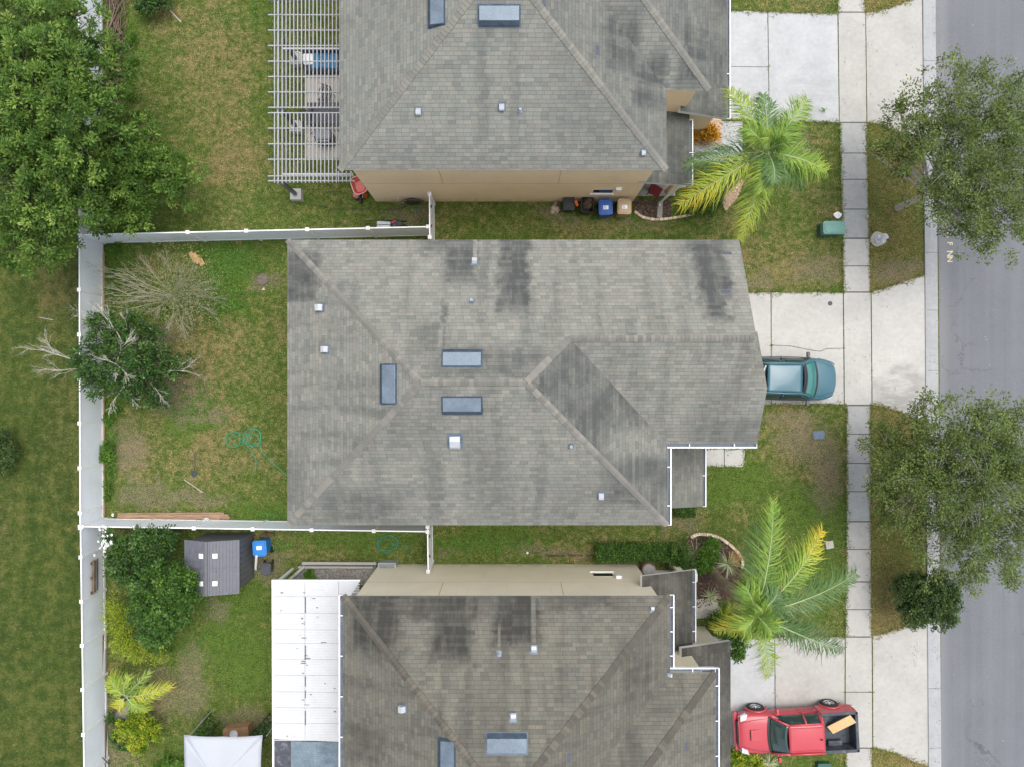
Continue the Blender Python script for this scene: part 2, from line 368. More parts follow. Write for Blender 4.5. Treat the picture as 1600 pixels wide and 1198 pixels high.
def M_glass(name, col=(.02, .03, .035), rough=.08):
    t = NT(name); return t.out(col, rough, Specular_IOR_Level=.9)
def M_wood(name, c0, c1, sc=8, axis=0, rough=.85):
    t = NT(name); p = t.n('ShaderNodeTexCoord').outputs['Object']; q = t.xyz(p)
    s3 = [8.0, 8.0, 8.0]; s3[axis] = .7
    v = t.comb(t.m('MULTIPLY', q[0], s3[0]), t.m('MULTIPLY', q[1], s3[1]), t.m('MULTIPLY', q[2], s3[2]))
    n = t.noise(v, sc*.5, 5, .65); c = t.ramp(n, [(.3, lin(c0)), (.7, lin(c1))])
    c = t.mix(t.m('MULTIPLY', t.attr('tint'), .35), c, lin(c0))
    t.out(c, rough); t.bump(n, .3, .005); return t.mat
# ---------------------------------------------------------------- materials
G = {}
G['lawn'] = M_ground(); G['blades'] = M_blades(); G['asphalt'] = M_asphalt()
G['conc'] = M_concrete('concrete_driveway', (.475, .465, .435), .35)
G['conc_blue'] = M_concrete('concrete_cool', (.45, .46, .465), .25, 3.3, [pxbox(1230, 100, 1300, 190, 0.70, .35), pxbox(1160, 1110, 1205, 1140, 0.70, .4)])
G['conc_walk'] = M_concrete('concrete_sidewalk', (.43, .42, .39), .5, 7.1)
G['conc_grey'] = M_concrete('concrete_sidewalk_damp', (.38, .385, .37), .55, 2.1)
G['conc_old'] = M_concrete('concrete_old_apron', (.49, .48, .45), .4, 11.7, [pxbox(1368, 575, 1450, 655, 0.70, .8)])
G['kerb'] = M_concrete('kerb_concrete', (.36, .37, .375), .55, 5.1)
G['pad'] = M_concrete('patio_concrete', (.50, .47, .42), .35, 8.8)
G['block'] = M_concrete('old_block', (.36, .35, .32), .9, 4.4)
G['joint'] = simple('joint', (.13, .125, .115), .95, .3, 12)
G['white'] = simple('white_vinyl', (.84, .85, .87), .45, .035, 2, dirt=.18, dirtcol=(.42, .44, .4))
G['white_panel'] = simple('vinyl_panel', (.83, .88, .95), .5, .03, 1.2, dirt=.12, dirtcol=(.45, .47, .45))
G['white_metal'] = simple('white_metal', (.76, .76, .76), .4, .05, 3)
G['gutter_in'] = simple('gutter_inside', (.10, .13, .17), .5, .3, 5)
G['stucco_tan'] = M_stucco('stucco_tan', (.90, .72, .48)); G['stucco_cream'] = M_stucco('stucco_cream', (.90, .82, .64)); G['stucco_grey'] = M_stucco('stucco_beige', (.5, .45, .37))
G['glass'] = M_glass('window_glass'); G['black'] = simple('black_plastic', (.018, .019, .021), .45, .3, 6); G['darkgrey'] = simple('dark_grey_plastic', (.06, .065, .075), .5, .2, 6)
G['steel'] = simple('vent_steel', (.125, .165, .205), .42, .22, 2, metallic=.25); G['steel2'] = simple('vent_steel_dark', (.065, .095, .13), .4, .3, 3.5, metallic=.3)
G['galv'] = simple('galvanised_vent', (.44, .46, .485), .45, .06, 6, metallic=.15)
G['tyre'] = simple('tyre_rubber', (.022, .022, .023), .8, .2, 9); G['rim'] = simple('alloy_rim', (.55, .56, .58), .3, .1, 9, metallic=.7)
G['dirt'] = simple('bare_soil', (.14, .105, .075), .95, .35, 9, bump=.6)
G['mulch'] = M_tint('mulch', [(44, 34, 28), (84, 66, 54), (138, 116, 98)])
G['grav'] = M_tint('pale_gravel', [(150, 120, 98), (196, 168, 140), (222, 200, 176)])
G['stonee'] = M_tint('edging_stone', [(168, 146, 122), (205, 186, 160), (228, 212, 190)])
G['bark'] = M_wood('bark', (74, 66, 56), (128, 118, 104)); G['bark_pale'] = M_wood('bleached_branch', (150, 144, 134), (206, 202, 194)); G['bark_lichen'] = M_wood('lichen_branch', (128, 128, 104), (178, 172, 152))
G['palm_trunk'] = M_tint('palm_trunk', [(96, 84, 70), (140, 124, 104), (170, 150, 126)])
# ---------------------------------------------------------------- ground, road, pavement
WALK = [(1308, 1350.5, 0), (1309, 1352, 20), (1311, 1354, 192), (1316, 1358.5, 374), (1317.5, 1360.5, 457), (1319, 1362, 632), (1322, 1360, 634), (1322, 1361, 815), (1320.5, 1362, 993), (1320, 1363, 1198)]
def PX(pts, h=0.0): return [tuple(P(x, y, h))[:2] for x, y in pts]
CONC = []   # pixel polygons the grass keeps clear of
g = MB(); S_ = 400
g.add([(-S_, -S_, 0), (S_, -S_, 0), (S_, S_, 0), (-S_, S_, 0)], [(0, 1, 2, 3)])
tag(g.build('ground', G['lawn']), kind='structure')
road_px = [(1461, -1500), (1461, 0), (1464, 250), (1467, 460), (1468, 650), (1470, 960), (1470, 1198), (1472, 2700), (1900, 2700), (1900, -1500)]
m = MB(); m.prism(PX(road_px), -.2, .012); tag(m.build('road', G['asphalt']), kind='structure')
CONC.append(road_px)
# kerb: rolled kerb and gutter, each cast section its own joint
m = MB(); j = MB()
kl = lambda y: 1441+9*min(max(y, 0), 1198)/1198
kr = lambda y: 1461.5+9*min(max(y, 0), 1198)/1198
ys = [-700]+[-200, -95, 0, 96, 190, 290, 395, 485, 579, 680, 780, 880, 972, 1074, 1167, 1270, 1400, 1900]
for a, b in zip(ys, ys[1:]):
    prof = [(0, -.1), (0, .075), (.26, .07), (.40, .035), (.60, .016), (.60, -.1)]
    vs = []
    for yy in (a+.3, b-.3):
        L = P(kl(yy), yy); Rr = P(kr(yy), yy)
        for f, z in prof:
            v = L.lerp(Rr, f/.6); vs.append((v.x, v.y, z))
    n = len(prof); m.add(vs, [(i, i+1, n+i+1, n+i) for i in range(n-1)]+[list(range(n)), list(range(n, 2*n))[::-1]])
tag(m.build('kerb', G['kerb']), kind='structure')
m = MB(); m.prism(PX([(kl(-700), -700), (kr(-700), -700), (kr(1900), 1900), (kl(1900), 1900)]), -.1, .01); tag(m.build('kerb_bed', G['joint']), kind='structure')
CONC.append([(1441, -1500), (1464, -1500), (1472, 2700), (1450, 2700)])
def slab(name, pts, mat, z=.03, bed=True):
    CONC.append(pts)
    m = MB(); m.prism(PX(pts), -.1, z); return tag(m.build(name, mat, bevel=.008), kind='structure')
def walkx(y):
    ys_ = [w_[2] for w_ in WALK]
    return np.interp(y, ys_, [w_[0] for w_ in WALK]), np.interp(y, ys_, [w_[1] for w_ in WALK])
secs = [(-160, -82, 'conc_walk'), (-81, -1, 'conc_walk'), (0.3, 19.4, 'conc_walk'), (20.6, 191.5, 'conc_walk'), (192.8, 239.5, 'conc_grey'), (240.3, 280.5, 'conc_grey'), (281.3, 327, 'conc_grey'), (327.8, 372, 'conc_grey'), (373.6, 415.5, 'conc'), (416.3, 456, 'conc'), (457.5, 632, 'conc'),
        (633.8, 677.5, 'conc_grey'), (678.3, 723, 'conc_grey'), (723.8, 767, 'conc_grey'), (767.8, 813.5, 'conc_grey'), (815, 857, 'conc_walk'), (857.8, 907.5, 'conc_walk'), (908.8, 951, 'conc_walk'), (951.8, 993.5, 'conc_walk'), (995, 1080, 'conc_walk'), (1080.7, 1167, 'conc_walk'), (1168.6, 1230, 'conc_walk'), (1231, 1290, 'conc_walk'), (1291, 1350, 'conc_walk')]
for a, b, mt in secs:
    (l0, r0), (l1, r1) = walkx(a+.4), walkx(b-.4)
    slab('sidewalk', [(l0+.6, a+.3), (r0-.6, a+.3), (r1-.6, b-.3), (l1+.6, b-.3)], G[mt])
m = MB(); m.prism(PX([(walkx(y)[0]+1.2, y) for y in range(-160, 1350, 30)]+[(walkx(y)[1]-1.2, y) for y in range(1340, -161, -30)]), -.1, .008); tag(m.build('sidewalk_bed', G['joint']), kind='structure')
def drive(pieces, bedp):
    for pts, mt in pieces: slab('driveway', pts, G[mt])
    m = MB(); m.prism(PX(bedp), -.1, .009); tag(m.build('driveway_bed', G['joint']), kind='structure')
drive([([(1100, 16), (1198.6, 19), (1200, 105), (1100, 104)], 'conc_blue'), ([(1100, 104.8), (1200, 105.8), (1201, 189), (1070, 187)], 'conc_blue'),
       ([(1200, 19.2), (1308, 22.5), (1310.4, 192), (1202.2, 189.4)], 'conc_blue'),
       ([(1352.6, 21), (1372, 19), (1410, 6), (1440.3, -6), (1442.7, 216), (1425, 214), (1400, 206), (1375, 195), (1354.8, 192)], 'conc_walk')],
      [(1101, 18), (1307, 24), (1309, 190), (1080, 186)])
drive([([(1060, 457), (1203.5, 457), (1204.8, 631.5), (1060, 631.5)], 'conc'), ([(1205.2, 457), (1316.4, 457), (1317.2, 544), (1291, 544.5), (1281, 549), (1262, 546), (1237, 541), (1205.4, 539)], 'conc'),
       ([(1205.4, 539.8), (1237, 541.8), (1262, 546.9), (1281, 549.9), (1291, 545.4), (1317.2, 544.9), (1318, 631.5), (1206, 631.5)], 'conc'),
       ([(1361.4, 457), (1378, 452), (1412, 441), (1448, 428), (1450.3, 663), (1430, 655), (1400, 641), (1378, 634), (1362.8, 632)], 'conc_old')],
      [(1061, 459), (1316, 459), (1317, 630), (1061, 630)])
drive([([(1090, 993), (1209.5, 995), (1210.5, 1169), (1090, 1169)], 'conc_blue'), ([(1210.8, 995), (1319.4, 994), (1319, 1169), (1211.8, 1169)], 'conc_walk'),
       ([(1363.5, 992.5), (1385, 988), (1420, 976), (1449.4, 968), (1451.3, 1196), (1430, 1190), (1395, 1174), (1364, 1167)], 'conc_walk')],
      [(1100, 996), (1318, 996), (1318, 1167), (1100, 1167)])
slab('walkway', [(1085, 700), (1131, 699), (1131, 729), (1085, 729)], G['conc']); slab('walkway', [(1132, 699), (1163.5, 699), (1163.5, 729), (1132, 729)], G['conc'])
# lane paint by the kerb: letters sprayed as guide marks
def text_obj(txt, loc, size, mat, rz=0, name='painted_letters', parent=None, ext=.0015):
    cu = bpy.data.curves.new(name, 'FONT'); cu.body = txt; cu.size = size; cu.extrude = ext; cu.align_x = 'CENTER'; cu.align_y = 'CENTER'; cu.offset = .012*size
    o = bpy.data.objects.new(name, cu); COL.objects.link(o)
    deps = bpy.context.evaluated_depsgraph_get(); me = bpy.data.meshes.new_from_object(o.evaluated_get(deps)); bpy.data.objects.remove(o)
    o = bpy.data.objects.new(name, me); COL.objects.link(o); me.materials.clear(); me.materials.append(mat)
    o.location = loc; o.rotation_euler = (0, 0, rz); o.parent = parent; return o
G['paint'] = simple('road_paint', (.68, .57, .36), .8, .25, 30, dirt=.8, dirtcol=(.22, .22, .23))
for txt, y_, s_ in (('A', 368, .36), ('F', 381, .34), ('N', 397, .4), ('N', 406, .34)):
    q_ = P(1483.5, y_); o = text_obj(txt, (q_.x, q_.y, .016), s_, G['paint'], R(-88)); tag(o, kind='structure'); o.name = 'road_marking'

# ---------------------------------------------------------------- houses
def plane_frame(pts):
    a, b, c = [Vector(p) for p in pts[:3]]
    n = (b-a).cross(c-a).normalized()
    if n.z < 0: n = -n
    v = (Vector((0, 0, 1))-n*n.z); v = v.normalized() if v.length > 1e-4 else Vector((0, 1, 0))
    u = v.cross(n).normalized()
    return a, n, u, v
def roof_mesh(planes, mat, fmat, parent, name='roof', thick=.16):
    """planes: list of (points, algae)"""
    me = bpy.data.meshes.new(name); key = {}; vs = []; fs = []; uvs = []; al = []
    off = base_of(parent)
    for pts, a in planes:
        o_, n, u, v = plane_frame(pts); pts = [Vector(p) for p in pts]
        nn = (pts[1]-pts[0]).cross(pts[2]-pts[0])
        area = sum((pts[i].x*pts[(i+1) % len(pts)].y-pts[(i+1) % len(pts)].x*pts[i].y) for i in range(len(pts)))
        if area < 0: pts = pts[::-1]
        f = []
        for p in pts:
            k = tuple(round(c, 3) for c in p)
            if k not in key: key[k] = len(vs); vs.append(p-off)
            f.append(key[k]); uvs.append((p.dot(u), p.dot(v)))
        fs.append(f); al.append(a)
    me.from_pydata(vs, [], fs); me.materials.append(mat); me.materials.append(fmat)
    uvl = me.uv_layers.new(name='UVMap')
    uvl.data.foreach_set('uv', [c for q in uvs for c in q])
    at = me.attributes.new('plane_dark', 'FLOAT', 'FACE'); at.data.foreach_set('value', al)
    o = bpy.data.objects.new(name, me); COL.objects.link(o); o.parent = parent
    md = o.modifiers.new('s', 'SOLIDIFY'); md.thickness = thick; md.offset = -1; md.material_offset = 1; md.material_offset_rim = 1
    return o
def hit(px, py, pts):
    o_, n, u, v = plane_frame(pts)
    d = Vector(((px-800)/PPM/CH, -(py-599)/PPM/CH, -1.0)); s = Vector((0, 0, CH))
    t = (o_-s).dot(n)/d.dot(n); return s+d*t, n, u, v
def cap_line(a, b, pl1, pl2, mat, parent, wd=.125, ex=.15, name='ridge_cap'):
    """overlapping cap shingles folded over a hip or ridge; a is the low end"""
    a = Vector(a); b = Vector(b); d = (b-a); L = d.length; d.normalize(); mb = MB()
    sides = []
    mid = (a+b)/2
    for pl in (pl1, pl2):
        o_, n, u, v = plane_frame(pl); s = n.cross(d).normalized()
        cen = sum((Vector(p) for p in pl), Vector())/len(pl)
        if s.dot(cen-mid) < 0: s = -s
        sides.append((s, n))
    k = int(L/ex)
    for i in range(k):
        t0 = i*ex; t1 = min(L, t0+ex*1.15); ti = random.random()*(.35 if math.sin(i*.13+a.x) > .3 else 1)
        for (s, n) in sides:
            q0 = a+d*t0+Vector((0, 0, .035)); q1 = a+d*t1+Vector((0, 0, .016)); w2 = wd*(1+random.uniform(-.06, .06))
            r0 = q0+s*w2; r1 = q1+s*w2
            f = [0, 1, 2, 3]
            vs = [q0, q1, r1, r0]
            if ((q1-q0).cross(r1-q0)).z < 0: vs = vs[::-1]
            low = [v_-Vector((0, 0, .03)) for v_ in vs]
            mb.add(vs+low, [(0, 1, 2, 3), (4, 5, 1, 0), (5, 6, 2, 1), (6, 7, 3, 2), (7, 4, 0, 3)], 0, ti)
    return mb.build(name, mat, parent)
def frame_pts(fr, pts):
    p, n, u, v = fr; return [p+u*a+v*b+n*c for a, b, c in pts]
def vent_big(fr, parent, wd=1.32, dp=.62):
    p, n, u, v = fr; fr = (p+v*0, n, u, v); mb = MB(); h = wd/2
    prof = [(-dp/2, .0), (-dp/2, .09), (-dp/2+.17, .19), (dp/2, .05), (dp/2, 0)]
    L = frame_pts(fr, [(-h, a, b) for a, b in prof]); Rr = frame_pts(fr, [(h, a, b) for a, b in prof]); k = len(prof)
    mb.add(L+Rr, [(i, i+1, k+i+1, k+i) for i in range(k-1)]+[list(range(k))[::-1], [k+i for i in range(k)]])
    for i in (1,): mb.m[i] = 1
    o = mb.build('roof_vent', [G['steel'], G['steel2']], parent, bevel=.012)
    fl = MB(); q = frame_pts(fr, [(-h-.05, -dp/2-.05, .012), (h+.05, -dp/2-.05, .012), (h+.05, dp/2+.05, .012), (-h-.05, dp/2+.05, .012)])
    fl.add(q, [(0, 1, 2, 3)]); fl.build('flange', G['steel2'], o, solid=.008).location = (0, 0, 0)
    return o
def vent_small(fr, parent, s=.24, name='vent_hood'):
    mb = MB(); h = s/2
    prof = [(-h*1.3, 0), (-h*1.3, .10), (-h*.7, .16), (h*.6, .16), (h*1.3, .04), (h*1.3, 0)]
    L = frame_pts(fr, [(-h, a, b) for a, b in prof]); Rr = frame_pts(fr, [(h, a, b) for a, b in prof]); k = len(prof)
    mb.add(L+Rr, [(i, i+1, k+i+1, k+i) for i in range(k-1)]+[list(range(k))[::-1], [k+i for i in range(k)]])
    q = frame_pts(fr, [(-h*1.5, -h*1.3, .012), (h*1.5, -h*1.3, .012), (h*1.5, h*2, .012), (-h*1.5, h*2, .012)])
    mb.add(q, [(0, 1, 2, 3)], 1)
    return mb.build(name, [G['galv'], G['steel']], parent, bevel=.008)
def vent_pipe(fr, parent, hgt=.3):
    p, n, u, v = fr; mb = MB(); mb.cyl(p-Vector((0, 0, .05)), .042, hgt+.05, 12); mb.cyl(p-Vector((0, 0, .05)), .085, .13, 12, r2=.045)
    for k in range(12): pass
    mb.cyl(p+Vector((0, 0, hgt-.01)), .028, .013, 12, mi=1)
    q = frame_pts(fr, [(-.1, -.1, .01), (.1, -.1, .01), (.1, .12, .01), (-.1, .12, .01)]); mb.add(q, [(0, 1, 2, 3)], 1)
    return mb.build('vent_pipe', [G['galv'], G['steel']], parent)
def gutter(a, b, outw, parent, wd=.15, hang=1.35, z=None, ends=True):
    """a,b: ends of the roof edge (3D); outw: outward unit vector"""
    a = Vector(a); b = Vector(b); o = Vector(outw); d = (b-a).normalized(); L = (b-a).length
    def ext(prof, mi): 
        vs = [a+o*x+Vector((0, 0, zz)) for x, zz in prof]+[b+o*x+Vector((0, 0, zz)) for x, zz in prof]; k = len(prof)
        mb.add(vs, [(i, (i+1) % k, k+(i+1) % k, k+i) for i in range(k)]+[list(range(k))[::-1], list(range(k, 2*k))], mi)
    mb = MB()
    ext([(0.0, -.17), (wd, -.17), (wd, -.155), (0.0, -.155)], 1)
    ext([(wd-.03, -.155), (wd+.015, -.155), (wd+.015, -.03), (wd-.03, -.03)], 0)
    k = max(1, int(L/hang))
    for i in range(k):
        c = a+d*(L*(i+.5)/k)+o*(wd/2)+Vector((0, 0, -.045))
        mb.bar(c-o*wd/2, c+o*wd/2, .035, .02, 0)
    for e in (a, b): mb.bar(e+Vector((0, 0, -.1)), e+o*(wd+.015)+Vector((0, 0, -.1)), .018, .13, 0)
    return mb.build('gutter', [G['white_metal'], G['gutter_in']], parent)
def window(c, wdt, hgt, nrm, parent, frame='white', bars=True):
    c = Vector(c); nr = Vector(nrm); u = Vector((0, 0, 1)).cross(nr); mb = MB()
    rz = math.atan2(u.y, u.x)
    f = .05; th = .012
    for s in (-1, 1):
        mb.box(c+u*s*(wdt/2+f/2), (f, th, hgt+2*f), rz); mb.box(c+Vector((0, 0, s*(hgt/2+f/2))), (wdt, th, f), rz)
    if bars: mb.box(c+nr*.004, (wdt, .01, .03), rz)
    o = mb.build('window', G[frame], parent)
    g_ = MB(); g_.box(c, (wdt, .008, hgt), rz); g_.build('pane', G['glass'], o)
    s_ = MB(); s_.box(c-Vector((0, 0, hgt/2+f+.03))+nr*.02, (wdt+.2, .06, .06), rz); s_.build('sill', G['white'], o)
    return o
H0, SL = 5.86, .5
def garage_door(c, wdt, hgt, parent):
    c = Vector(c); mb = MB()
    for r_ in range(4):
        mb.box((c.x, c.y, hgt*(r_+.5)/4), (.05, wdt, hgt/4-.012))
        for k in range(6): mb.box((c.x+.027, c.y-wdt/2+wdt*(k+.5)/6, hgt*(r_+.5)/4), (.012, wdt/6-.14, hgt/4-.14))
    o = mb.build('garage_door', G['white'], parent)
    h = MB(); h.bar((c.x+.05, c.y-.08, .5), (c.x+.05, c.y+.08, .5), .02, .02); h.build('handle', G['black'], o)
CAPC = {}
def caps(name, tones): CAPC[name] = M_tint('cap_'+name, tones)
caps('mid', [(98, 97, 92), (118, 116, 109), (132, 128, 119)]); caps('bot', [(70, 67, 60), (86, 82, 73), (106, 100, 88)]); caps('top', [(104, 104, 98), (119, 118, 110), (130, 128, 118)])
ROOFC = [(.0, (.15, .152, .138)), (.25, (.195, .197, .18)), (.42, (.235, .224, .198)), (.6, (.22, .226, .208)), (.75, (.268, .258, .226)), (.88, (.222, .208, .192)), (1.0, (.31, .30, .262))]
hr = 7.0
mid_st = [pxbox(778, 360, 827, 492, 0.34, .95, 6.2), pxbox(696, 360, 748, 445, 0.42, .8, 6.2), pxbox(655, 360, 745, 397, 0.52, .75, 6), pxbox(1086, 365, 1138, 470, 0.40, 1.0, 6.4), pxbox(1100, 440, 1132, 500, 0.57, .9, 7), pxbox(1060, 365, 1140, 392, 0.62, .75, 6),
          pxbox(440, 395, 500, 474, 0.34, .85, 6.2), pxbox(528, 443, 568, 459, 0.52, .6, 6.5), pxbox(690, 470, 700, 560, 0.52, .7, 7.3), pxbox(660, 540, 860, 592, 0.47, .62, 8), pxbox(640, 500, 700, 560, 0.70, .5, 8), pxbox(935, 715, 1045, 792, 0.37, .7, 6.3),
          pxbox(500, 760, 640, 822, 0.62, .6, 6), pxbox(670, 680, 694, 822, 0.70, .45, 6.3), pxbox(728, 680, 800, 822, 0.70, .4, 6.3), pxbox(1075, 650, 1190, 697, 0.52, .55, 6.2), pxbox(600, 630, 700, 700, 0.70, .35, 7.5), pxbox(820, 730, 1040, 822, 0.70, .3, 6), pxbox(440, 700, 480, 800, 0.70, .5, 6), pxbox(1080, 600, 1150, 690, 0.70, .35, 6.3)]
mid_li = [pxbox(739, 360, 745.5, 407, .25, .95, 6.1), pxbox(699, 694, 722, 822, 0.57, .75, 6.3), pxbox(686, 510, 693, 550, 0.52, .8, 7.6), pxbox(440, 473, 497, 480, 0.42, .85, 6), pxbox(890, 697, 895, 730, 0.52, .6, 7), pxbox(950, 670, 1045, 714, 0.52, .7, 6.5)]
bot_st = [pxbox(545, 925, 625, 1015, 0.47, .95, 6.3), pxbox(676, 925, 735, 1022, 0.42, .95, 6.3), pxbox(772, 925, 842, 1002, 0.37, 1.0, 6.3), pxbox(600, 925, 800, 962, 0.62, .8, 6), pxbox(965, 1000, 1030, 1100, 0.70, .6, 6.5), pxbox(975, 1035, 1010, 1080, 0.62, .7, 6.6), pxbox(540, 1130, 605, 1190, 0.57, .55, 6.3), pxbox(560, 985, 600, 1040, 0.70, .5, 6.4), pxbox(740, 1080, 800, 1198, 0.70, .35, 7.6), pxbox(840, 925, 1000, 950, 0.70, .6, 6), pxbox(990, 960, 1045, 1120, 0.62, .4, 6)]
bot_li = [pxbox(830, 925, 837, 1010, 0.42, .95, 6.2), pxbox(778, 978, 782, 1018, 0.42, .9, 6.4), pxbox(798, 1030, 812, 1116, 0.52, .8, 7), pxbox(1014, 930, 1022, 950, 0.52, .7, 6)]
top_st = [pxbox(745, 40, 765, 270, 0.70, .35, 6.8), pxbox(795, 40, 812, 270, 0.70, .35, 6.8), pxbox(935, 20, 1000, 130, 0.62, .85, 6.6), pxbox(985, 90, 1042, 175, 0.62, .9, 6.3), pxbox(700, 240, 1000, 268, 0.70, .3, 6), pxbox(1060, 20, 1120, 142, 0.52, .8, 6.2), pxbox(860, 60, 1042, 260, 0.70, .35, 6.5), pxbox(560, 225, 720, 268, 0.70, .3, 6)]
top_li = [pxbox(652, 180, 658, 240, 0.52, .5, 6.4), pxbox(1001, 240, 1008, 262, 0.52, .7, 6)]
SH_mid = M_shingle('shingles_grey', ROOFC, mid_st, mid_li, global_algae=.5, warm=(.95, .96, .93))
SH_bot = M_shingle('shingles_brown', ROOFC, bot_st, bot_li, stain_col=(.06, .061, .06), warm=(.66, .64, .585), global_algae=.6, seed=9.0)
SH_top = M_shingle('shingles_light', ROOFC, top_st, top_li, warm=(.93, .955, .935), global_algae=.22, seed=21.0)
SH_low = M_shingle('shingles_dark', ROOFC, [], [], stain_col=(.05, .05, .05), warm=(.74, .72, .68), global_algae=.8, seed=31.0)

def z_e(d): return H0+SL*d     # roof height d metres in from an eave
# ---- middle house
hm = thing('house', 'middle house with grey shingle hip roof, its front gable over the teal car', 'house', (0, 0, 0))
yT, yS, xW, xE, yG, xF, xg = 5.41, -5.34, -8.475, 5.86, -2.27, 8.57, 9.25
hw = (yT-yS)/2; yc = (yT+yS)/2; R1 = (xW+hw, yc, z_e(hw)); R2 = (xE-hw, yc, z_e(hw)); hg = (yT-yG)/2; yg = (yT+yG)/2
V_ = (xE-hw+(yg-yc), yg, z_e(hg)); Pk = (xF, yg, z_e(hg)); A_ = (xW, yT, H0); B_ = (xW, yS, H0); C_ = (xE, yS, H0); I_ = (xE, yG, H0); NE = (xF, yT, H0)
ysg = -.16; hsg = ysg-yG; zsg = z_e(hsg)
Npl = [A_, R1, R2, V_, Pk, NE]; Wpl = [A_, B_, R1]; Spl = [B_, C_, R2, R1]; Epl = [C_, I_, V_, R2]; GS = [I_, (xg, yG, H0), (xg, ysg, zsg), (xF, ysg, zsg), Pk, V_]
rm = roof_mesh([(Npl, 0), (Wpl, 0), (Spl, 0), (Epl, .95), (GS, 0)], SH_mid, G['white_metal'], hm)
roof_mesh([([(xF-.5, ysg, zsg-.004), (xg, ysg, zsg-.004), (xg, ysg+hsg, H0), (xF-.5, ysg+hsg, H0)], .25)], SH_mid, G['white_metal'], rm, name='front_gable_slope')
for a, b, p1, p2 in ((A_, R1, Npl, Wpl), (B_, R1, Spl, Wpl), (R1, R2, Npl, Spl), (C_, R2, Spl, Epl), (V_, R2, Npl, Epl), (V_, Pk, Npl, GS)): cap_line(a, b, p1, p2, CAPC['mid'], rm)
for px, py, pl in ((722, 560, Npl), (607, 600, Wpl), (722, 633, Spl)): vent_big(hit(px, py, pl), rm)
for px, py, pl, s in ((741.5, 409, Npl, .18), (499, 481, Wpl, .24), (508, 546, Wpl, .22), (711, 690, Spl, .37), (939, 774, Spl, .19)): vent_small(hit(px, py, pl), rm, s)
for px, py, pl in ((737, 470, Npl), (892, 697, Spl)): vent_pipe(hit(px, py, pl), rm)
PATCH = simple('patch_shingle', (.085, .09, .12), .9, .2, 10)
for px, py in ((1136, 396), (1134, 456)):
    pt = MB(); fr = hit(px, py, Npl); pt.add(frame_pts(fr, [(-.17, -.07, .008), (.17, -.07, .008), (.17, .06, .008), (-.17, .06, .008)]), [(0, 1, 2, 3)]); pt.build('shingle_patch', PATCH, rm)
wl = MB(); wx0, wx1, wy0, wy1 = xW+.3, xE-.3, yS+.3, yT-.3
wl.prism([(wx0, wy0), (wx1, wy0), (wx1, yG+.3), (xg-.3, yG+.3), (xg-.3, ysg+hsg-.35), (xF-.3, ysg+hsg-.35), (xF-.3, wy1), (wx0, wy1)], -.1, 5.78)
for x0, ya, yb, yp, zp in ((xF-.3, yG+.3, wy1, yg, Pk[2]-.3), (xg-.3, yG+.3, ysg+hsg-.35, ysg, zsg-.3)):
    wl.add([(x0, ya, 5.7), (x0, yb, 5.7), (x0, yp, zp), (x0-.15, ya, 5.7), (x0-.15, yb, 5.7), (x0-.15, yp, zp)], [(0, 1, 2), (5, 4, 3), (0, 3, 4, 1), (1, 4, 5, 2), (2, 5, 3, 0)])
wl.build('wall', G['stucco_grey'], hm)
garage_door((xF-.27, 2.9, 0), 2.3, 2.15, hm); garage_door((xg-.27, .0, 0), 3.2, 2.15, hm)
for y_ in (3.4, -.6): window((xF-.28 if y_ > 1.5 else xg-.28, y_, 4.3), 1.5, 1.2, (1, 0, 0), hm)
for y_ in (-3, 0, 3): window((wx0, y_, 4.2), 1.4, 1.2, (-1, 0, 0), hm); window((wx0, y_, 1.5), 1.6, 1.3, (-1, 0, 0), hm)
for x_ in (-5, -1, 3): window((x_, wy1, 4.2), 1.0, 1.1, (0, 1, 0), hm); window((x_, wy0, 4.2), 1.0, 1.1, (0, -1, 0), hm)
gutter((xE, yS, H0), (xE, yG-.15, H0), (1, 0, 0), hm); gutter((xE, yG, H0), (xg, yG, H0), (0, -1, 0), hm, hang=1.4)
ex0, ex1, ey0, ey1 = wx1, 8.02, -5.17, yG-.02; ez0, ez1 = 3.45, 2.78
er = roof_mesh([([(ex0, ey0, ez0), (ex1, ey0, ez1), (ex1, ey1, ez1), (ex0, ey1, ez0)], .55)], SH_mid, G['white_metal'], hm, name='porch_roof')
gutter((ex1, ey0, ez1), (ex1, yG-.3, ez1), (1, 0, 0), hm, hang=1.9)
for y_ in (ey0+.25, yG-.5): pm = MB(); pm.box((ex1-.2, y_, 1.3), (.25, .25, 2.6)); pm.build('porch_post', G['stucco_grey'], hm)
pm = MB(); pm.box(((ex0+ex1)/2, (ey0+ey1)/2, .04), (ex1-ex0, 2.7, .1)); pm.build('porch_floor', G['conc'], hm)
fd = MB(); fd.box((wx1+.03, -3.2, 1.05), (.06, .95, 2.1)); fdo = fd.build('front_door', simple('door_paint', (.2, .1, .06), .5), hm); fh = MB(); fh.cyl((wx1+.08, -3.55, 1), .03, .04, 8); fh.build('handle', G['galv'], fdo)

